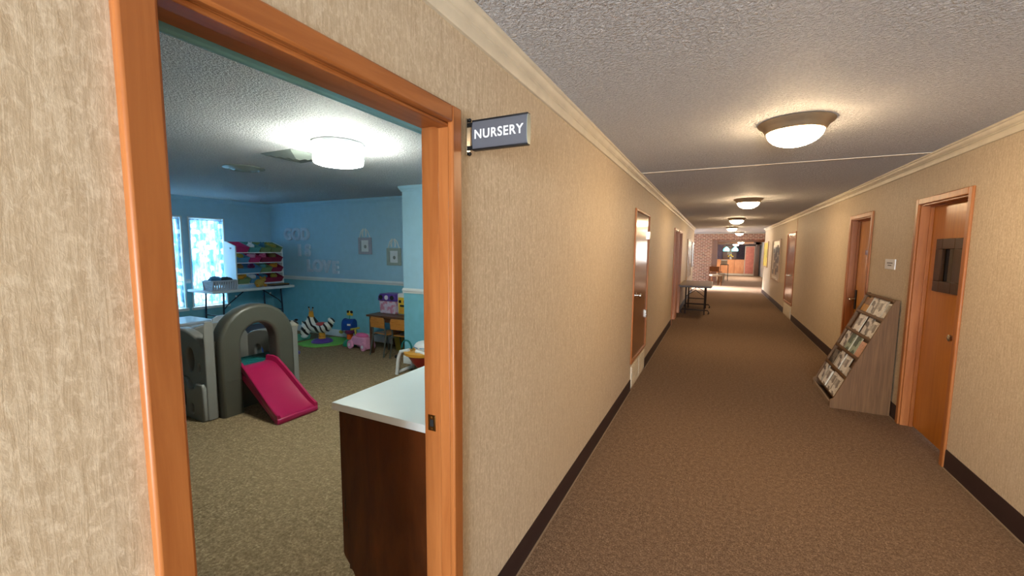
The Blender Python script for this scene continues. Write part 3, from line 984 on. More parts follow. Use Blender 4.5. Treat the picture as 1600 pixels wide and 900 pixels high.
# ------------------------------------------------------------------ NURSERY sign
t = thing('nursery_sign', 'grey projecting sign reading NURSERY beside the doorway', 'sign', (XL, 1.285, 2.012))
pr = []
for k in range(13):
    a = -PI / 2 + PI * k / 12
    pr.append((-0.006 - 0.009 * math.cos(a), 0.049 * math.sin(a)))
for k in range(13):
    a = PI / 2 + PI * k / 12
    pr.append((0.006 - 0.009 * math.cos(a), 0.049 * math.sin(a)))
MB().prism(pr, 0.026, 0.238, 'x').build('sign_panel', 'sign', t)
for z in (-0.049, 0.049):
    MB().box(0.024, 0.240, -0.011, 0.011, z - 0.003, z + 0.003).build('edge_bar', 'black', t, 0.002)
MB().prism([(p[0] * 1.03, p[1] * 1.0) for p in pr], 0.238, 0.240, 'x').build('end_cap', 'vent', t)
MB().prism(pr, 0.0245, 0.027, 'x').build('end_cap', 'black', t)
MB().box(-0.001, 0.004, -0.012, 0.012, -0.066, 0.062).build('wall_plate', 'chrome', t, 0.001)
for z in (-0.040, 0.040):
    MB().box(0.0, 0.028, -0.006, 0.006, z - 0.007, z + 0.007).build('bracket_arm', 'black', t, 0.002)
for z in (-0.060, 0.056):
    MB().ball((0.009, 0.0, z), 0.007, 10, 8).build('screw_knob', 'black', t)
text_mesh('NURSERY', 0.041, 0.0008, 'lettering', 'white', t, Matrix.Translation((0.131, -0.0158, -0.001)) @ Matrix.Diagonal((1.0, 1.0, 1.05, 1)) @ Matrix.Rotation(PI / 2, 4, 'X'), 0, 0.0007, 'CENTER', 1.12)
tag(t.children[-1], 'white NURSERY lettering')

# small paper sign by the doors
t = thing('wall_sign', 'small white notice on the wall above the literature rack', 'sign', (XR, 5.54, 1.485))
MB().box(-0.008, 0.001, -0.135, 0.135, -0.052, 0.052).build('card', 'white', t, 0.002)
for z, w in ((0.012, 0.075), (-0.012, 0.05)):
    MB().box(-0.0088, -0.0078, -w, w, z - 0.006, z + 0.006).build('print_line', 'sign', t)

# ------------------------------------------------------------------ boards on the corridor walls
def board(name, side, x, y0, y1, z0, z1, frame, panel, label, w=0.045):
    t = thing(name, label, 'notice board', (x, (y0 + y1) / 2, z0))
    hw, h = (y1 - y0) / 2, z1 - z0
    s = side
    X = lambda a, b: (min(a * s, b * s), max(a * s, b * s))
    x0, x1 = X(-0.001, 0.016)
    MB().box(x0, x1, -hw + w, hw - w, w, h - w).build('panel', panel, t)
    x0, x1 = X(-0.001, 0.03)
    for a, b, c, d in ((-hw, -hw + w, 0, h), (hw - w, hw, 0, h), (-hw + w, hw - w, 0, w), (-hw + w, hw - w, h - w, h)):
        MB().box(x0, x1, a, b, c, d).build('frame', frame, t, 0.004)
    return t


t = board('display_board', -1, XR, 13.75, 15.6, 0.72, 1.95, 'frame_w', 'board_w', 'pale framed board with dark photographs beside the double closet')
ph = [(-0.62, 0.80, 0.25, 0.2), (-0.32, 0.86, 0.2, 0.22), (0.0, 0.72, 0.3, 0.3), (-0.45, 0.55, 0.26, 0.2), (-0.1, 0.45, 0.22, 0.22), (0.25, 0.62, 0.2, 0.2),
      (-0.5, 0.30, 0.2, 0.18), (-0.2, 0.20, 0.22, 0.2), (0.3, 0.36, 0.18, 0.2), (0.5, 0.85, 0.15, 0.12), (0.5, 0.2, 0.14, 0.14)]
for y, z, w, h in ph:
    MB().box(-0.022, -0.014, y - w / 2, y + w / 2, z - 0.02, z + h - 0.02).build('photograph', 'photo', t)
t = board('notice_board', -1, XR, 16.9, 18.25, 1.02, 1.94, 'frame_w', 'board_y', 'yellow notice board at the end of the corridor wall')
for y, z, w, h in ((-0.35, 0.5, 0.24, 0.3), (0.1, 0.3, 0.2, 0.26), (0.35, 0.55, 0.2, 0.22)):
    MB().box(-0.020, -0.014, y - w / 2, y + w / 2, z - h / 2, z + h / 2).build('paper_sheet', 'olive', t)
t = board('display_board', 1, XL, 13.6, 15.7, 0.70, 1.95, 'frame_w', 'board_w', 'glossy pale display board beyond the folding table')
for k in range(8):
    y, z = -0.75 + 0.21 * k, 0.25 + 0.1 * ((k * 3) % 7)
    MB().box(0.014, 0.021, y - 0.08, y + 0.08, z, z + 0.22).build('paper_sheet', 'beige_seat' if k % 2 else 'vent', t)
MB().box(0.023, 0.027, -1.0, 1.0, 0.05, 1.2).build('glass_cover', 'glass', t)
t = board('picture_frame', 1, XL, 15.95, 17.2, 1.0, 1.90, 'frame_d', 'jamb_d', 'dark wooden picture frame at the corner of the corridor', 0.08)
t['category'] = 'picture'
MB().box(0.014, 0.02, -0.4, 0.4, 0.2, 0.7).build('picture', 'photo', t)

# ------------------------------------------------------------------ folding table in the corridor
def folding_leg_frame(parent, w, z, y, mat, r=0.013, foot=True):
    """tubular end frame of a folding table; w across x, at y"""
    for s in (-1, 1):
        MB().tube([(s * w, y, z), (s * w, y, 0.16), (s * (w + 0.02), y, 0.06), (s * (w + 0.02), y, 0.012)], r).build('leg', mat, parent)
    MB().tube([(-w, y, 0.20), (w, y, 0.20)], r * 0.9).build('stretcher', mat, parent)
    MB().tube([(-w, y, 0.50), (w, y, 0.50)], r * 0.8).build('stretcher', mat, parent)


t = thing('folding_table', 'grey brown folding table with dark steel legs along the corridor wall', 'folding table', (-0.44, 11.90, 0))
MB().box(-0.375, 0.375, -0.915, 0.915, 0.715, 0.745).build('table_top', 'gray_top', t, 0.01)
MB().box(-0.36, 0.36, -0.90, 0.90, 0.695, 0.716).build('apron', 'darksteel', t)
for y in (-0.62, 0.62):
    s = 1 if y < 0 else -1
    for x in (-0.22, 0.22):
        MB().tube([(x, y, 0.70), (x, y, 0.10), (x, y - 0.02 * s, 0.05), (x, y - 0.02 * s, 0.0)], 0.018).build('leg', 'darksteel', t)
    MB().tube([(-0.22, y, 0.27), (0.22, y, 0.27)], 0.012).build('stretcher', 'darksteel', t)
    MB().tube([(-0.30, y, 0.0 + 0.014), (-0.33, y, 0.05), (-0.30, y, 0.11), (0.30, y, 0.11), (0.33, y, 0.05), (0.31, y, 0.017)], 0.017).build('foot_bar', 'darksteel', t)
    MB().tube([(-0.20, y, 0.46), (0, y + 0.14 * s, 0.60), (0, y + 0.34 * s, 0.70)], 0.008).build('brace', 'darksteel', t)
    MB().tube([(0.20, y, 0.46), (0, y + 0.14 * s, 0.60)], 0.008).build('brace', 'darksteel', t)

# ------------------------------------------------------------------ literature rack with brochures
RY0, RY1 = 5.16, 6.02
t = thing('literature_rack', 'walnut laminate literature rack with sloping tiers between the two doors', 'rack', (1.36, 5.16, 0))
# side profile in local x (world x - 1.36) and z
prof = [(-0.24, 0.0), (0.238, 0.0), (0.238, 1.148), (0.205, 1.148), (-0.215, 0.10), (-0.24, 0.085)]
MB().prism(prof, 0.0, 0.020, 'y').build('side_panel', 'rack', t, 0.002)
MB().prism(prof, 0.84, 0.86, 'y').build('side_panel', 'rack', t, 0.002)
MB().box(0.222, 0.236, 0.020, 0.84, 0.0, 1.14).build('back_panel', 'rack', t)
MB().box(-0.236, -0.220, 0.020, 0.84, 0.0, 0.055).build('front_lip', 'edge', t, 0.003)
MB().box(0.19, 0.236, 0.020, 0.84, 1.120, 1.142).build('top_board', 'rack', t, 0.003)
sl = Vector((0.42, 1.048)).normalized()        # slope direction (x,z)
nr = Vector((-sl.y, sl.x))                      # outward normal (towards the corridor)
NT_ = 5
tiers = []
for k in range(NT_):
    base = Vector((-0.215, 0.10)) + sl * (0.222 * k)
    p = base - nr * 0.034
    # sloping back board and ledge
    q = p + sl * 0.222
    MB().prism([(p.x, p.y), (q.x, q.y), (q.x - nr.x * 0.008, q.y - nr.y * 0.008), (p.x - nr.x * 0.008, p.y - nr.y * 0.008)], 0.02, 0.84, 'y').build('tier_back', 'rack', t)
    e = p + nr * (0.034 if k else 0.022)
    MB().prism([(p.x, p.y), (e.x, e.y), (e.x + sl.x * 0.010, e.y + sl.y * 0.010), (p.x + sl.x * 0.010, p.y + sl.y * 0.010)], 0.02, 0.84, 'y').build('tier_ledge', 'rack', t)
    e2 = e + sl * 0.035
    if k:
        MB().prism([(e.x, e.y), (e2.x, e2.y), (e2.x - nr.x * 0.006, e2.y - nr.y * 0.006), (e.x - nr.x * 0.006, e.y - nr.y * 0.006)], 0.02, 0.84, 'y').build('tier_lip', 'rack', t)
    tiers.append(p)

paper_mats = [m_print('print_white', (244, 240, 230), (130, 122, 112), 14, 0.70, 0.3), m_print('print_grey', (226, 220, 210), (90, 84, 80), 11, 0.70, 1.1),
              m_print('print_dark', (120, 112, 100), (40, 36, 34), 10, 0.5, 2.3), m_print('print_peach', (226, 178, 150), (150, 100, 84), 9, 0.7, 0.9),
              m_print('print_amber', (196, 140, 50), (120, 70, 30), 9, 0.6, 1.9), m_print('print_green', (170, 186, 160), (60, 84, 66), 12, 0.66, 2.9)]
# per tier: y start, width, height, material, lift
stock = [
    [(0.06, 0.20, 0.24, 0, 'white printed brochure'), (0.27, 0.16, 0.235, 0, 'thick white booklet'), (0.46, 0.14, 0.20, 0, 'folded white leaflet'), (0.66, 0.15, 0.25, 1, 'grey printed brochure')],
    [(0.05, 0.11, 0.12, 1, 'small grey card'), (0.18, 0.18, 0.23, 0, 'white brochure with dark pictures'), (0.38, 0.17, 0.235, 1, 'grey printed leaflet'), (0.62, 0.19, 0.19, 2, 'dark covered booklet')],
    [(0.05, 0.17, 0.20, 3, 'peach coloured leaflet'), (0.24, 0.16, 0.235, 5, 'green tinted brochure'), (0.42, 0.16, 0.24, 5, 'green and white brochure'), (0.61, 0.17, 0.245, 1, 'grey printed pamphlet')],
    [(0.06, 0.17, 0.21, 0, 'plain white leaflet'), (0.26, 0.17, 0.235, 1, 'grey and white pamphlet'), (0.48, 0.24, 0.24, 0, 'wide white leaf patterned brochure')],
    [(0.05, 0.11, 0.20, 0, 'narrow white leaflet'), (0.18, 0.24, 0.225, 0, 'wide white newsletter'), (0.45, 0.13, 0.235, 1, 'grey printed booklet'), (0.60, 0.09, 0.22, 4, 'orange brown booklet'), (0.71, 0.10, 0.20, 4, 'amber card')],
]
tn = ['bottom', 'second from bottom', 'middle', 'second from top', 'top']
Rinv = Matrix.Translation((1.36, 5.16, 0))
for k, items in enumerate(stock):
    for (y, w, h, mi, lab) in items:
        p = tiers[k] + sl * 0.012 + nr * random.uniform(0.006, 0.012)
        th = random.choice((0.006, 0.010, 0.014))
        tilt = random.uniform(-0.02, 0.03)
        br = thing('brochure', '%s on the %s tier of the literature rack' % (lab, tn[k]), 'brochure', (1.36 + p.x, 5.16 + y + w / 2, p.y), 0, 'brochures in the literature rack')
        ang = math.atan2(sl.y, sl.x) - PI / 2          # lean from vertical, in xz
        m = Matrix.Rotation(-ang, 4, 'Y') @ Matrix.Rotation(tilt, 4, 'X')
        h2 = h * 0.92
        MB().box(-th, 0, -w / 2, w / 2, 0, h2, m).build('pages', 'board_w', br)
        MB().box(-th - 0.0012, -th, -w / 2, w / 2, 0, h2, m).build('cover', paper_mats[mi], br)

# ------------------------------------------------------------------ nursery counter
CY0, CY1 = 1.265, 3.40
t = thing('base_cabinet', 'dark walnut base cabinet just inside the nursery doorway', 'cabinet', (XN, CY0, 0))
MB().prism([(-0.002, 0.002), (-0.492, 0.002), (-0.492, 0.10), (-0.515, 0.135), (-0.552, 0.175), (-0.560, 0.19), (-0.560, 0.885), (-0.002, 0.885)], 0, 0.020, 'y').build('end_panel', 'cab', t, 0.002)
MB().box(-0.545, -0.002, 0.020, CY1 - CY0, 0.10, 0.885).build('body', 'cab', t)
MB().box(-0.49, -0.002, 0.020, CY1 - CY0, 0.0, 0.10).build('toe_kick', 'cab', t)
for k in range(4):
    dr = MB().box(-0.563, -0.545, 0.04 + k * 0.52, 0.54 + k * 0.52, 0.14, 0.86).build('door', 'cab', t, 0.004)
    MB().tube([(-0.563, 0.49 + k * 0.52, 0.70), (-0.585, 0.49 + k * 0.52, 0.70), (-0.585, 0.49 + k * 0.52, 0.80), (-0.563, 0.49 + k * 0.52, 0.80)], 0.005).build('handle', 'bronze', dr)
t = thing('worktop', 'white laminate worktop on the dark walnut cabinet', 'worktop', (XN, CY0, 0.885))
MB().box(-0.582, -0.001, -0.020, CY1 - CY0 + 0.02, 0.001, 0.035).build('slab', 'laminate', t, 0.003)
MB().box(-0.020, -0.001, -0.020, CY1 - CY0 + 0.02, 0.035, 0.12).build('backsplash', 'laminate', t, 0.003)

# ------------------------------------------------------------------ toddler climber with slide
t = thing('toddler_climber', 'grey plastic toddler climber with arch and magenta slide', 'climber', (-4.14, 2.50, 0), math.radians(-2))
# arch in local yz plane
def arch_outline(w, top, spring, bottom=0.0, n=14):
    pts = [(-w, bottom), (-w, spring)]
    for k in range(1, n):
        a = PI - PI * k / n
        pts.append((w * math.cos(a), spring + (top - spring) * math.sin(a)))
    return pts + [(w, spring), (w, bottom)]
out = arch_outline(0.335, 1.02, 0.68)
inn = arch_outline(0.203, 0.890, 0.68)
plate(out + inn[::-1], [], 0.085, 'arch', 'climb_d', t, YZ @ Matrix.Identity(4), 0.03)
for s in (-1, 1):
    a, b = sorted((s * 0.19, s * 0.332))
    MB().box(-0.08, 0.086, a, b, 0.335, 0.345).build('arch_seam', 'climb_d', t)
# side panels in local xz plane
side = [(-0.86, 0.0), (-0.02, 0.0), (0.01, 0.02), (0.01, 0.70)]
for k in range(13):
    a = PI * 0.12 + (PI * 0.76) * k / 12
    side.append((-0.425 + 0.46 * math.cos(a), 0.56 + 0.255 * math.sin(a)))
side += [(-0.87, 0.66), (-0.87, 0.02)]
holes = [ell(-0.24, 0.555, 0.085, 0.13), ell(-0.085, 0.49, 0.032, 0.055), ell(-0.34, 0.17, 0.10, 0.13), ell(-0.185, 0.095, 0.045, 0.068), ell(-0.58, 0.50, 0.10, 0.12), ell(-0.64, 0.18, 0.08, 0.11)]
plate(side, holes, 0.045, 'side_panel', 'climb_l', t, Matrix.Translation((0, -0.42, 0)) @ XZ, 0.018)
plate([(x, y * 0.81) for x, y in side], [[(x, y * 0.81) for x, y in h_] for h_ in holes], 0.045, 'side_panel', 'climb_l', t, Matrix.Translation((0, 0.405, 0)) @ XZ, 0.018)
# raised step across the lower half of the side panel
step = [(-0.84, 0.0), (-0.02, 0.0), (0.005, 0.02), (0.005, 0.315), (-0.01, 0.335), (-0.10, 0.335), (-0.13, 0.30), (-0.155, 0.275), (-0.20, 0.272), (-0.245, 0.30), (-0.27, 0.345), (-0.31, 0.36), (-0.50, 0.36), (-0.84, 0.36)]
plate(step, [ell(-0.36, 0.17, 0.085, 0.12), ell(-0.185, 0.10, 0.042, 0.062)], 0.022, 'side_step', 'climb_l', t, Matrix.Translation((0.0, -0.475, 0)) @ XZ, 0.014)
# back panel
backp = arch_outline(0.375, 0.76, 0.52)
plate(backp, [arch_outline(0.13, 0.60, 0.50, 0.33)], 0.035, 'back_panel', 'climb_l', t, Matrix.Translation((-0.83, 0, 0)) @ YZ, 0.014)
plate([(x * 0.98, y * 0.97 + 0.005) for x, y in side], [], 0.008, 'hole_shade_sheet', 'climb_d', t, Matrix.Translation((-0.005, -0.366, 0)) @ XZ, 0.004)  # dark sheet added behind the side panel so its holes look shaded
MB().box(-0.44, 0.0, -0.37, 0.37, 0.385, 0.42).build('platform', 'teal', t, 0.008)
for k in range(6):
    MB().box(-0.40 + k * 0.065, -0.385 + k * 0.065, -0.17, 0.17, 0.42, 0.426).build('platform_rib', 'teal', t)
MB().box(-0.44, -0.05, -0.37, 0.37, 0.0, 0.385).build('platform_base', 'climb_d', t)
# slide: U section swept down a curve
path = [(-0.06, 0.425), (0.03, 0.425), (0.08, 0.41), (0.20, 0.335), (0.34, 0.235), (0.48, 0.135), (0.57, 0.08), (0.63, 0.055), (0.655, 0.045)]
wd = [0.165, 0.175, 0.185, 0.19, 0.195, 0.20, 0.203, 0.205, 0.205]
vs, fs = [], []
for (x, z), w in zip(path, wd):
    e = 0.055 if x < 0.5 else 0.055 - (x - 0.5) * 0.12
    sec = [(-w, 0.0), (-w, e), (-w + 0.008, e + 0.008), (-w + 0.025, e + 0.004), (-w + 0.035, 0.010), (-w + 0.05, 0.0), (w - 0.05, 0.0), (w - 0.035, 0.010), (w - 0.025, e + 0.004), (w - 0.008, e + 0.008), (w, e), (w, 0.0), (w - 0.02, -0.045), (-w + 0.02, -0.045)]
    vs += [(x, y, max(z + dz, 0.0)) for y, dz in sec]
n = 14
for j in range(len(path) - 1):
    for i in range(n):
        i2 = (i + 1) % n
        fs.append((j * n + i, j * n + i2, (j + 1) * n + i2, (j + 1) * n + i))
fs.append(tuple(range(n)))
fs.append(tuple(range((len(path) - 1) * n, len(path) * n)))
MB().add(vs, fs).build('slide', 'slide', t)
MB().prism([(0.60, 0.0), (0.657, 0.0), (0.668, 0.02), (0.66, 0.055), (0.60, 0.06)], -0.205, 0.205, 'y').build('slide_foot', 'slide', t, 0.012)
for s in (-1, 1):
    MB().prism([(0.02, 0.40), (0.12, 0.36), (0.64, 0.03), (0.62, 0.0), (0.56, 0.0), (0.02, 0.36)], s * 0.165 - 0.012, s * 0.165 + 0.012, 'y').build('slide_skirt', 'slide', t)

# ------------------------------------------------------------------ table with toy organizer
TZ = 0.90
t = thing('folding_table', 'white folding table with navy legs under the toy organizer', 'folding table', (-7.53, 4.42, 0))
MB().box(-0.38, 0.38, -0.72, 0.70, TZ - 0.045, TZ).build('table_top', 'white', t, 0.012)
for y in (-0.50, 0.50):
    s = 1 if y < 0 else -1
    for x in (-0.26, 0.26):
        MB().tube([(x, y, TZ - 0.04), (x, y - 0.03 * s, 0.0)], 0.014).build('leg', 'navysteel', t)
    MB().tube([(-0.26, y - 0.012 * s, 0.45), (0.26, y - 0.012 * s, 0.45)], 0.011).build('stretcher', 'navysteel', t)
    MB().tube([(0.26, y - 0.012 * s, 0.56), (0.26, y + 0.05 * s, 0.64), (0.24, y + 0.34 * s, TZ - 0.05)], 0.010).build('brace', 'navysteel', t)
    MB().ball((0.25, y + 0.20 * s, 0.775), 0.016, 8, 6).build('brace_catch', 'white', t)

# organizer: faces +X, at X -7.35 front, Y 4.2..5.05
OX, OY0, OY1 = -7.36, 4.19, 5.05
t = thing('toy_organizer', 'white slatted toy organizer standing on the white folding table', 'toy organizer', (OX, OY0, TZ))
sp_ = [(0.0, 0.0), (-0.34, 0.0), (-0.34, 0.80), (-0.26, 0.80), (0.0, 0.72)]
for y in (0, OY1 - OY0 - 0.02):
    plate(sp_, [[(-0.16, 0.672), (-0.10, 0.672), (-0.10, 0.698), (-0.16, 0.698)]], 0.010, 'side_panel', 'white', t, Matrix.Translation((0, y + 0.01, 0)) @ XZ, 0.003)
LY = OY1 - OY0
rows = [(0.06, 0), (0.245, 1), (0.43, 2), (0.61, 3)]
for z, k in rows:
    MB().box(-0.012, 0.003, 0.02, LY - 0.02, z - 0.008, z + 0.008).build('front_rail', 'white', t)
    MB().box(-0.30, -0.285, 0.02, LY - 0.02, z + 0.09, z + 0.106).build('back_rail', 'white', t)
MB().box(-0.34, -0.33, 0.02, LY - 0.02, 0.02, 0.06).build('back_rail', 'white', t)
bins = {3: [('pink', 'pink', 0.0, 0.21), ('tealbin', 'teal', 0.21, 0.41), ('greenbin', 'green', 0.41, 0.61), ('greenbin', 'pale green', 0.61, 0.82)],
        2: [('bluebin', 'blue', 0.0, 0.21), ('pink', 'pink', 0.21, 0.41), ('hotpink', 'wide crimson', 0.41, 0.82)],
        1: [('bluebin', 'wide blue', 0.0, 0.41), ('greenbin', 'green', 0.41, 0.61), ('hotpink', 'crimson', 0.61, 0.82)],
        0: [('greenbin', 'green', 0.0, 0.21), ('bluebin', 'blue', 0.21, 0.41), ('hotpink', 'wide crimson', 0.41, 0.82)]}
rn = {0: 'bottom', 1: 'lower middle', 2: 'upper middle', 3: 'top'}
toy_cols = ['amber', 'rosepink', 'white', 'tan', 'denim', 'plum', 'olive', 'tealbin', 'babypink']
for r, lst in bins.items():
    zr = rows[r][0]
    for matn, cname, a, b in lst:
        bt = thing('storage_bin', '%s storage bin on the %s row of the toy organizer' % (cname, rn[r]), 'bin', (OX, OY0 + 0.022 + a, TZ + zr), 0, 'bins in the toy organizer')
        w = b - a - 0.012
        # open tray leaning back: floor, front, back and two sides
        p0, p1 = Vector((-0.015, 0.010)), Vector((-0.285, 0.105))
        d = (p1 - p0).normalized()
        nn = Vector((-d.y, d.x)) * -1
        nn = Vector((0.33, 0.94)).normalized()
        f0, f1 = p0, p1
        g0, g1 = p0 + nn * 0.085 + Vector((0.03, 0)), p1 + nn * 0.085
        shell = MB()
        q = 0.005
        ys = (0.004, w)
        vs = [(f0.x, ys[0] + 0.01, f0.y), (f1.x, ys[0] + 0.01, f1.y), (f1.x, ys[1] - 0.01, f1.y), (f0.x, ys[1] - 0.01, f0.y),
              (g0.x, ys[0], g0.y), (g1.x, ys[0], g1.y), (g1.x, ys[1], g1.y), (g0.x, ys[1], g0.y)]
        shell.add(vs, [(0, 1, 2, 3), (0, 3, 7, 4), (1, 5, 6, 2), (0, 4, 5, 1), (3, 2, 6, 7)])
        so = shell.build('tray', matn, bt, 0, False)
        sm = so.modifiers.new('thick', 'SOLIDIFY')
        sm.thickness, sm.offset = 0.005, 0
        MB().tube([vs[4], vs[5], vs[6], vs[7]], 0.006, 6, True).build('rim', matn, bt)
        ntoy = 2 if (b - a) > 0.3 else 1
        if matn == 'pink' and r == 3:
            ntoy = 0
        for q in range(ntoy):
            cy = OY0 + 0.022 + a + w * (q + 0.5) / ntoy
            tm = toy_cols[(r * 3 + int(a * 10) + q * 2) % len(toy_cols)]
            tt = thing('soft_toy', '%s soft toy in the %s bin, %s row of the organizer' % (tm.replace('denim', 'blue').replace('tealbin', 'teal').replace('rosepink', 'rose').replace('babypink', 'pale pink'), cname, rn[r]), 'soft toy', (OX - 0.11, cy, TZ + zr + 0.095), random.uniform(0, 6), 'soft toys in the organizer bins')
            MB().ball((0, 0, 0.02), (0.075, 0.06, 0.05), 12, 8, None, 0.08).build('body', tm, tt)
            MB().ball((0.06, 0.03, 0.05), 0.036, 10, 8).build('head', tm, tt)
            for sx in (-1, 1):
                MB().ball((0.065 + 0.01 * sx, 0.03 + 0.025 * sx, 0.085), 0.014, 8, 6).build('ear', tm, tt)
tt = thing('stuffed_bear', 'yellow stuffed bear slumped before the bottom row of bins', 'soft toy', (OX + 0.05, OY0 + 0.36, TZ), 0)
MB().ball((0, 0, 0.07), (0.06, 0.085, 0.072), 14, 10, None, 0.04).build('body', 'amberfur', tt)
MB().ball((0.02, 0.05, 0.13), (0.045, 0.05, 0.045), 12, 8).build('head', 'amberfur', tt)
for s in (-1, 1):
    MB().ball((0.02, 0.05 + 0.04 * s, 0.17), 0.016, 8, 6).build('ear', 'amber', tt)
    MB().ball((0.05, 0.07 * s, 0.03), (0.045, 0.025, 0.028), 10, 6).build('leg', 'amber', tt)
tt = thing('folded_blanket', 'tan folded blanket on the table end beside the organizer', 'blanket', (OX + 0.06, OY0 + 0.63, TZ), 0.1)
for k in range(2):
    MB().box(-0.07 + 0.004 * k, 0.10, -0.10, 0.24, 0.001 + 0.018 * k, 0.018 + 0.018 * k).build('fold', 'tan' if k else 'darkcloth', tt, 0.008, True, 0, 3)

# laundry basket on the table
t = thing('laundry_basket', 'pale lattice basket of laundry on the white folding table', 'basket', (-7.36, 3.93, TZ))
bw, bl, bh = 0.155, 0.19, 0.15
for sx in (-1, 1):
    for k in range(11):
        y = -bl + 2 * bl * k / 10
        MB().prism([(sx * bw * 0.85, 0.0), (sx * bw, bh), (sx * bw - sx * 0.006, bh), (sx * bw * 0.85 - sx * 0.006, 0.0)], y * 0.95 - 0.013, y * 0.95 + 0.013, 'y').build('slat', 'basket', t)
for sy in (-1, 1):
    for k in range(9):
        x = -bw + 2 * bw * k / 8
        MB().prism([(sy * bl * 0.88, 0.0), (sy * bl, bh), (sy * bl - sy * 0.006, bh), (sy * bl * 0.88 - sy * 0.006, 0.0)], x * 0.9 - 0.013, x * 0.9 + 0.013, 'x').build('slat', 'basket', t)
MB().box(-bw * 0.86, bw * 0.86, -bl * 0.89, bl * 0.89, 0, 0.012).build('base', 'basket', t)
rim = [(bw * math.copysign(min(1, abs(math.cos(a)) ** 0.4), math.cos(a)), bl * math.copysign(min(1, abs(math.sin(a)) ** 0.4), math.sin(a)), bh) for a in [2 * PI * k / 32 for k in range(32)]]
MB().tube(rim, 0.013, 8, True).build('rim', 'basket', t)
for k, (c, r, m_) in enumerate((((-0.02, -0.07, 0.15), (0.11, 0.10, 0.075), 'denim'), ((0.03, 0.06, 0.145), (0.11, 0.11, 0.065), 'darkcloth'), ((-0.05, 0.09, 0.14), (0.07, 0.07, 0.05), 'white'))):
    tt = MB().ball(c, r, 18, 10, None, 0.10).build('laundry_cloth', m_)
    tt.location = (-7.36, 3.93, TZ)
    tag(tt, ('crumpled denim blue cloth in the laundry basket', 'crumpled slate cloth in the laundry basket', 'crumpled white cloth in the laundry basket')[k], 'cloth', 'laundry in the basket')

# ------------------------------------------------------------------ low white table and chairs under the windows
t = thing('play_table', 'pale plastic play table under the curtained windows', 'table', (-6.95, 2.98, 0))
MB().box(-0.33, 0.33, -0.45, 0.45, 0.50, 0.54).build('table_top', 'white', t, 0.015)
MB().box(-0.30, 0.30, -0.42, 0.42, 0.45, 0.50).build('apron', 'white', t)
for x in (-0.27, 0.27):
    for y in (-0.38, 0.38):
        MB().cyl(0.03, 0, 0.46, 14, Matrix.Translation((x, y, 0))).build('leg', 'white', t)


def kid_chair(loc, rz, label, mat='white'):
    t = thing('plastic_chair', label, 'chair', loc, rz, 'white plastic play chairs')
    MB().box(-0.17, 0.17, -0.16, 0.17, 0.30, 0.33).build('seat', mat, t, 0.012)
    o = [(-0.175, 0.0), (0.175, 0.0), (0.185, 0.22), (0.16, 0.29), (0.10, 0.32), (-0.10, 0.32), (-0.16, 0.29), (-0.185, 0.22)]
    plate(o, [], 0.016, 'backrest', mat, t, Matrix.Translation((0, -0.165, 0.31)) @ XZ, 0.008)
    for x in (-0.15, 0.15):
        for y in (-0.14, 0.14):
            MB().cyl(0.02, 0, 0.31, 12, Matrix.Translation((x, y, 0)), 0.016).build('leg', mat, t)
    return t


kid_chair((-6.46, 3.36, 0), math.radians(98), 'white plastic child chair between the climber and the folding table')
kid_chair((-6.42, 2.62, 0), math.radians(84), 'white plastic child chair by the doorway side of the play table')
t = thing('storage_box', 'blue plastic storage box seen through the climber', 'box', (-5.55, 3.33, 0))
MB().prism([(-0.15, 0.0), (0.15, 0.0), (0.18, 0.50), (-0.18, 0.50)], -0.2, 0.2, 'y').build('tub', 'blue', t, 0.015)
MB().box(-0.19, 0.19, -0.21, 0.21, 0.50, 0.54).build('lid', 'darkcloth', t, 0.01)

# ------------------------------------------------------------------ foam mats and rocking toys
t = MB().prism([(-6.22, 4.42), (-5.95, 4.36), (-5.72, 4.40), (-5.55, 4.66), (-5.50, 4.98), (-5.75, 5.12), (-6.05, 5.08), (-6.25, 4.86)], 0.0, 0.02, 'z').build('foam_mat', 'grass', None, 0.006)
tag(t, 'grass green foam mat under the zebra rocking toy', 'mat')
t = MB().prism([(-6.95, 4.42), (-6.60, 4.28), (-6.38, 4.46), (-6.36, 4.80), (-6.62, 5.02), (-6.95, 4.90)], 0.0, 0.02, 'z').build('foam_mat', 'mint', None, 0.006)
tag(t, 'mint green foam mat behind the climber', 'mat')

t = thing('zebra_rocker', 'zebra striped rocking toy with red saddle on a purple base', 'rocking toy', (-5.92, 4.70, 0.02))
MB().lathe([(0.17, 0), (0.17, 0.02), (0.14, 0.045), (0.07, 0.06), (0.05, 0.06)], 24).build('base', 'purple', t)
MB().lathe([(0.055, 0.05), (0.06, 0.07), (0.05, 0.09), (0.06, 0.11), (0.05, 0.13), (0.055, 0.17)], 16).build('spring_post', 'amber', t)
bd = MB()
bd.tube([(0.26, 0, 0.34), (0.20, 0, 0.31), (0.10, 0, 0.255), (0.0, 0, 0.23), (-0.12, 0, 0.235), (-0.20, 0, 0.26), (-0.25, 0, 0.33), (-0.27, 0, 0.40), (-0.27, 0, 0.44)], [0.02, 0.06, 0.085, 0.085, 0.09, 0.10, 0.085, 0.06, 0.03], 16)
bd.build('body', 'zebra', t)
hd = MB()
hd.tube([(-0.26, -0.02, 0.34), (-0.29, -0.05, 0.26), (-0.31, -0.08, 0.17), (-0.31, -0.09, 0.10), (-0.30, -0.09, 0.08)], [0.06, 0.085, 0.08, 0.065, 0.03], 14)
h_ = hd.build('head', 'zebra', t)
MB().ball((-0.305, -0.10, 0.095), (0.06, 0.06, 0.045), 12, 8).build('muzzle', 'white', h_)
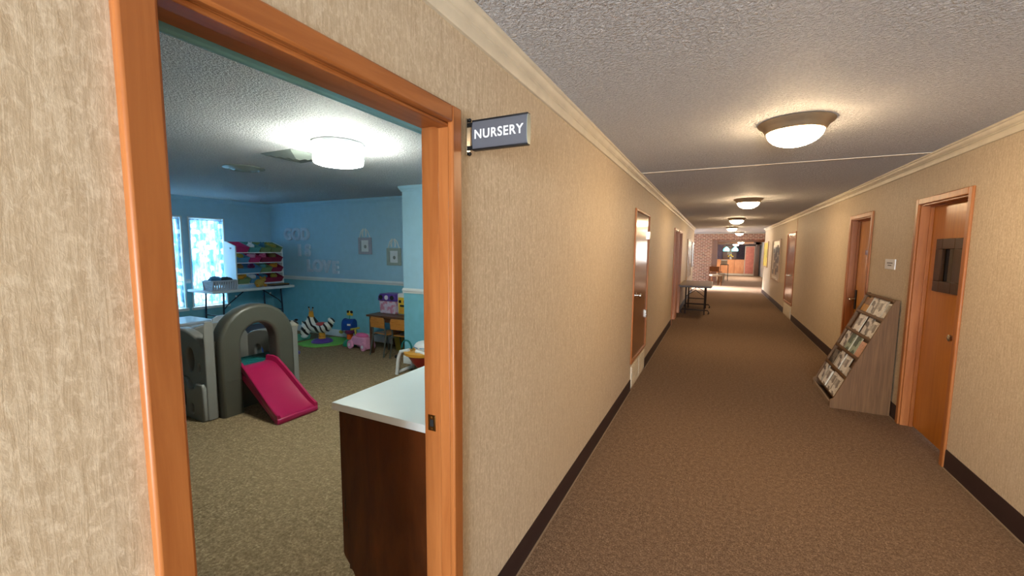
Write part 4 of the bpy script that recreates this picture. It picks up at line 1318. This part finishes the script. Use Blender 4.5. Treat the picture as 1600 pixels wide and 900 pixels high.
for s in (-1, 1):
    MB().ball((-0.29 + 0.05 * s, -0.10, 0.30), (0.02, 0.018, 0.045), 10, 6).build('ear', 'zebra', h_)
    MB().ball((-0.305 + 0.05 * s, -0.125, 0.20), 0.014, 8, 6).build('eye', 'black', h_)
MB().ball((0.02, 0, 0.305), (0.135, 0.085, 0.035), 16, 8).build('saddle', 'red', t)
MB().ball((0.24, 0, 0.385), (0.07, 0.05, 0.035), 12, 8, Matrix.Rotation(0.5, 3, 'Y')).build('tail', 'zebra', t)
hb = MB().tube([(-0.25, 0, 0.40), (-0.24, -0.01, 0.50)], [0.045, 0.035], 12).build('handle_post', 'amber', t)
for s in (-1, 1):
    MB().tube([(-0.24 + 0.015 * s, -0.01, 0.49), (-0.24 + 0.05 * s, -0.01, 0.56)], 0.007, 8).build('antenna', 'amber', hb)
    MB().ball((-0.24 + 0.05 * s, -0.01, 0.57), 0.014, 8, 6).build('antenna_tip', 'black', hb)

t = thing('cow_rocker', 'spotted rocking toy half hidden behind the climber', 'rocking toy', (-5.74, 3.96, 0))
MB().lathe([(0.16, 0), (0.16, 0.02), (0.06, 0.05)], 20).build('base', 'purple', t)
MB().cyl(0.05, 0.04, 0.30, 14).build('spring_post', 'amber', t)
MB().tube([(-0.30, 0, 0.38), (-0.2, 0, 0.40), (0.0, 0, 0.40), (0.12, 0, 0.43), (0.16, 0, 0.46)], [0.04, 0.09, 0.10, 0.085, 0.05], 14).build('body', 'cow', t)
c_ = MB().ball((0.16, -0.02, 0.47), (0.09, 0.065, 0.065), 14, 10).build('head', 'cow', t)
for s in (-1, 1):
    MB().ball((0.15, -0.02 + 0.06 * s, 0.53), (0.025, 0.03, 0.018), 8, 6).build('ear', 'black', c_)

# toy mailbox on its post
t = thing('toy_mailbox', 'blue toy mailbox on an orange post with green base', 'toy', (-5.37, 4.80, 0))
MB().lathe([(0.13, 0), (0.13, 0.02), (0.11, 0.06), (0.07, 0.10), (0.055, 0.11)], 20, Matrix.Diagonal((1.0, 0.85, 1, 1))).build('base', 'green', t)
MB().cyl(0.052, 0.09, 0.22, 18).build('post', 'orange', t)
MB().lathe([(0.07, 0.20), (0.082, 0.215), (0.082, 0.235), (0.07, 0.25)], 18).build('collar', 'plum', t)
MB().lathe([(0.06, 0.245), (0.075, 0.255), (0.06, 0.275)], 18).build('collar', 'rosepink', t)
mprof = [(-0.085, 0.265), (0.085, 0.265), (0.085, 0.36)] + [(0.085 * math.cos(PI * k / 10), 0.36 + 0.085 * math.sin(PI * k / 10)) for k in range(1, 10)] + [(-0.085, 0.36)]
bx_ = MB().prism(mprof, -0.085, 0.085, 'x', Matrix.Rotation(0.25, 4, 'Z')).build('mailbox', 'blue', t, 0.008)
MB().prism([(y * 1.1, 0.35 + (z - 0.35) * 1.08) for y, z in mprof], -0.093, -0.07, 'x', Matrix.Rotation(0.25, 4, 'Z')).build('door_rim', 'blue', bx_, 0.004)
MB().box(0.01, 0.07, -0.088, -0.084, 0.345, 0.375, Matrix.Rotation(0.25, 4, 'Z')).build('name_label', 'white', bx_)
bu = MB().tube([(0.0, 0, 0.44), (0.01, 0, 0.51)], 0.005, 6).build('butterfly_stem', 'green', t)
for sx in (-1, 1):
    for sz in (0, 1):
        MB().ball((0.01 + 0.038 * sx, 0, 0.52 + 0.04 * sz), (0.034, 0.008, 0.024), 10, 6).build('wing', 'black' if sz else 'yellow', bu)
MB().ball((0.01, -0.005, 0.54), (0.012, 0.012, 0.04), 8, 6).build('butterfly_body', 'yellow', bu)
fl = MB().tube([(-0.07, -0.02, 0.225), (-0.13, -0.03, 0.215)], 0.007, 6).build('flower_stem', 'plum', t)
MB().ball((-0.165, -0.035, 0.215), (0.045, 0.025, 0.03), 10, 6).build('flower', 'olive', fl)

# pink ride-on
t = thing('ride_on_toy', 'pink ride on toy with lilac wheels beside the toy mailbox', 'ride on toy', (-5.02, 4.70, 0), math.radians(-6))
t.scale = (0.82, 0.82, 0.95)
MB().prism([(-0.20, 0.07), (0.16, 0.07), (0.20, 0.02), (0.25, 0.02), (0.24, 0.22), (-0.15, 0.22), (-0.22, 0.14)], -0.085, 0.085, 'y').build('body', 'babypink', t, 0.02)
MB().ball((0.04, 0, 0.235), (0.17, 0.085, 0.045), 16, 8).build('seat', 'rosepink', t)
MB().tube([(-0.14, 0, 0.20), (-0.17, 0, 0.33)], 0.02, 10).build('steering_post', 'olive', t)
MB().tube([(-0.17, -0.10, 0.33), (-0.17, 0.10, 0.33)], 0.018, 10).build('handlebar', 'olive', t)
for x, s in ((-0.19, 1), (-0.19, -1), (0.20, 1), (0.20, -1)):
    w_ = MB().lathe([(0.03, -0.03), (0.07, -0.025), (0.075, 0.0), (0.07, 0.025), (0.03, 0.03)], 20, Matrix.Translation((x, 0.10 * s, 0.075)) @ Matrix.Rotation(PI / 2, 4, 'X')).build('wheel', 'babypink', t)
    MB().cyl(0.028, -0.034, 0.034, 12, Matrix.Translation((x, 0.10 * s, 0.075)) @ Matrix.Rotation(PI / 2, 4, 'X')).build('hub', 'purple' if s > 0 else 'white', w_)

# ------------------------------------------------------------------ small brown table with chairs, tub and yellow toy
DZ = 0.60
t = thing('small_table', 'small dark brown wooden table against the blue wall', 'table', (-4.31, 4.86, 0))
MB().box(-0.44, 0.42, -0.30, 0.30, DZ - 0.03, DZ).build('table_top', 'brown', t, 0.004)
for a in ((-0.40, 0.38, -0.265, -0.245), (-0.40, 0.38, 0.245, 0.265)):
    MB().box(a[0], a[1], a[2], a[3], DZ - 0.10, DZ - 0.03).build('apron', 'brown', t)
for x in (-0.38, 0.36):
    for y in (-0.25, 0.25):
        MB().box(x - 0.022, x + 0.022, y - 0.022, y + 0.022, 0, DZ - 0.03).build('leg', 'brown', t, 0.003)


def school_chair(loc, rz, label):
    t = thing('school_chair', label, 'chair', loc, rz, 'small school chairs')
    MB().box(-0.15, 0.15, -0.13, 0.16, 0.315, 0.33).build('seat', 'chairwood', t, 0.006)
    plate([(-0.14, 0.0), (0.14, 0.0), (0.15, 0.10), (0.13, 0.15), (-0.13, 0.15), (-0.15, 0.10)], [], 0.008, 'backrest', 'chairwood', t, Matrix.Translation((0, -0.185, 0.43)) @ XZ, 0.004)
    for s in (-1, 1):
        MB().tube([(s * 0.15, -0.21, 0.0), (s * 0.14, -0.15, 0.31), (s * 0.135, -0.17, 0.45), (s * 0.135, -0.175, 0.56)], 0.011).build('leg', 'steel', t)
        MB().tube([(s * 0.15, 0.15, 0.0), (s * 0.14, 0.11, 0.315)], 0.011).build('leg', 'steel', t)
        MB().tube([(s * 0.145, -0.17, 0.30), (s * 0.145, 0.12, 0.30)], 0.009).build('seat_rail', 'steel', t)
    return t


school_chair((-4.46, 4.70, 0), math.radians(-6), 'small plywood school chair at the outer end of the brown table')
school_chair((-4.08, 4.70, 0), math.radians(4), 'small plywood school chair tucked in beside the projecting wall')
t = thing('toy_bucket', 'olive yellow toy bucket under the brown table', 'bucket', (-4.42, 5.00, 0))
MB().lathe([(0.11, 0), (0.15, 0.26), (0.14, 0.26), (0.10, 0.015)], 20).build('pail', 'olive', t)
MB().tube([(0.148 * math.cos(k * PI / 10), 0.148 * math.sin(k * PI / 10), 0.26) for k in range(20)], 0.008, 6, True).build('rim', 'olive', t)
t = thing('toy_box', 'white plastic toy box under the brown table', 'box', (-4.06, 5.02, 0))
MB().prism([(-0.13, 0.0), (0.13, 0.0), (0.15, 0.28), (-0.15, 0.28)], -0.12, 0.12, 'y').build('tub', 'white', t, 0.01)
MB().box(-0.16, 0.16, -0.13, 0.13, 0.28, 0.30).build('lid', 'white', t, 0.006)
t = thing('toy_tub', 'clear toy tub with purple lid on the small brown table', 'tub', (-4.50, 4.86, DZ))
MB().prism([(-0.15, 0.0), (0.15, 0.0), (0.165, 0.20), (-0.165, 0.20)], -0.11, 0.11, 'y').build('tub', 'clear', t, 0.015)
ld = MB().prism([(-0.18, 0.20), (0.18, 0.20), (0.17, 0.27), (0.14, 0.31), (-0.14, 0.31), (-0.17, 0.27)], -0.125, 0.125, 'y').build('lid', 'purple', t, 0.015)
for x in (-0.11, 0.0, 0.11):
    MB().lathe([(0.036, -0.004), (0.036, 0.004)], 16, Matrix.Translation((x, -0.126, 0.255)) @ Matrix.Rotation(PI / 2, 4, 'X')).build('lid_disc', 'dark' if x else 'white', ld)  # flat discs on the lid, outer two dark, middle one white
t = thing('yellow_toy', 'yellow and white activity toy beside the purple lidded tub', 'toy', (-4.18, 4.86, DZ))
MB().box(-0.13, 0.15, -0.10, 0.10, 0.0, 0.33).build('case', 'white', t, 0.025, True, 0, 3)
fp = MB().box(-0.10, 0.13, -0.112, -0.09, 0.02, 0.27).build('front_panel', 'yellow', t, 0.01)
for x, m_ in ((-0.06, 'black'), (0.03, 'red'), (0.09, 'blue')):
    MB().box(x - 0.022, x + 0.022, -0.120, -0.108, 0.19, 0.23).build('button', m_, fp, 0.004)
MB().box(-0.07, 0.10, -0.118, -0.108, 0.04, 0.11).build('tray', 'amber', fp, 0.004)
MB().box(-0.06, 0.09, -0.118, -0.108, 0.13, 0.16).build('print_strip', 'dark', fp)

# ------------------------------------------------------------------ baby activity seat by the projection
t = thing('activity_seat', 'white framed baby activity seat with red sling', 'baby seat', (-3.30, 4.10, 0))
for s in (-1, 1):
    MB().tube([(-0.30, 0.15 * s, 0.0), (-0.27, 0.15 * s, 0.22), (-0.24, 0.14 * s, 0.30), (-0.12, 0.13 * s, 0.33)], 0.024, 10).build('frame_tube', 'white', t)
    MB().tube([(0.30, 0.15 * s, 0.0), (0.27, 0.15 * s, 0.22), (0.20, 0.14 * s, 0.31), (0.0, 0.13 * s, 0.33)], 0.024, 10).build('frame_tube', 'white', t)
MB().tube([(-0.30, -0.15, 0.024), (-0.30, 0.15, 0.024)], 0.022, 10).build('foot_bar', 'white', t)
MB().tube([(0.30, -0.15, 0.024), (0.30, 0.15, 0.024)], 0.022, 10).build('foot_bar', 'white', t)
MB().lathe([(0.06, 0.08), (0.13, 0.16), (0.20, 0.27), (0.21, 0.28), (0.17, 0.26), (0.10, 0.16), (0.03, 0.10)], 24).build('sling', 'red', t)
MB().lathe([(0.20, 0.26), (0.24, 0.28), (0.24, 0.31), (0.17, 0.32), (0.15, 0.30)], 24).build('tray', 'amber', t)
MB().tube([(-0.22 + 0.08 * math.cos(a), -0.05, 0.33 + 0.10 * math.sin(a)) for a in [PI * k / 10 for k in range(11)]], 0.012, 8).build('toy_hoop', 'teal', t)
MB().ball((-0.33, -0.12, 0.22), 0.025, 10, 8).build('rattle', 'black', t)
t = thing('white_cushion', 'puffy white cushion on the baby activity seat', 'cushion', (-3.26, 4.10, 0.31))
MB().ball((0, 0, 0.06), (0.15, 0.13, 0.075), 20, 10, None, 0.03).build('pad', 'white', t)
MB().tube([(0.145 * math.cos(k * PI / 12), 0.126 * math.sin(k * PI / 12), 0.06) for k in range(24)], 0.006, 6, True).build('piping', 'bluebin', t)

# ------------------------------------------------------------------ letters and plaques on the nursery walls
def letter(ch, x, z, rot, label, size=0.30):
    o = text_mesh(ch, size, 0.014, 'wall_letter', 'letter', None, Matrix.Rotation(rot, 4, 'Y') @ Matrix.Rotation(PI / 2, 4, 'X'), 0.005, 0.008)
    o.location = (x, YLET - 0.019, z)
    tag(o, label, 'letter', 'GOD IS LOVE wall letters')


for ch, x, z, w in (('G', -7.38, 1.845, 'GOD'), ('O', -7.14, 1.845, 'GOD'), ('D', -6.90, 1.845, 'GOD'), ('I', -7.07, 1.545, 'IS'), ('S', -6.84, 1.545, 'IS'),
                    ('L', -6.80, 1.26, 'LOVE'), ('O', -6.58, 1.26, 'LOVE'), ('V', -6.35, 1.255, 'LOVE'), ('E', -6.12, 1.245, 'LOVE')):
    letter(ch, x, z, random.uniform(-0.06, 0.06), 'pale blue wooden letter %s of the word %s on the blue wall' % (ch, w))


def hanging_plaque(x, z, mat, label):
    t = thing('wall_plaque', label, 'plaque', (x, YLET, z))
    MB().box(-0.15, 0.15, -0.022, 0.001, 0, 0.285).build('board', mat, t, 0.004)
    ins = MB().box(-0.07, 0.09, -0.026, -0.020, 0.045, 0.24).build('inset', 'white_paint', t, 0.003)
    MB().ball((0.02, -0.027, 0.13), (0.03, 0.006, 0.03), 10, 6).build('motif', 'vent', ins)
    MB().box(-0.10, -0.085, -0.026, -0.020, 0.06, 0.22).build('stripe', 'vent', t)
    for k in (-1, 1):
        MB().tube([(k * 0.12, -0.012, 0.28), (k * 0.075, -0.018, 0.39), (k * 0.02, -0.018, 0.435)], 0.009, 6).build('ribbon', 'white_paint', t)
        MB().tube([(k * 0.02, -0.018, 0.43), (k * 0.045, -0.022, 0.36), (k * 0.035, -0.022, 0.30)], 0.012, 6).build('ribbon_tail', 'white_paint', t)
    return t


hanging_plaque(-5.395, 1.50, plain('mauve_board', (168, 168, 186), 0.6), 'mauve plaque hanging by a white ribbon on the blue wall')
hanging_plaque(-4.755, 1.325, plain('grey_green_board', (166, 180, 172), 0.6), 'grey green plaque hanging by a white ribbon near the projecting wall')
# letters hung down the projecting wall, mostly hidden by the door frame
t = thing('wall_garland', 'beaded garland hanging on the projecting wall beside the door frame', 'garland', (-3.46, YPIL, 1.12))
MB().tube([(0.02, -0.006, 0.0), (0.02, -0.006, 0.72)], 0.004, 6).build('string', 'white', t)
for k in range(7):
    MB().ball((0.0, -0.022, 0.02 + k * 0.11), (0.035, 0.02, 0.045), 12, 8).build('bead', ('white', 'vent', 'vent', 'sign', 'vent', 'sign', 'black')[k], t)
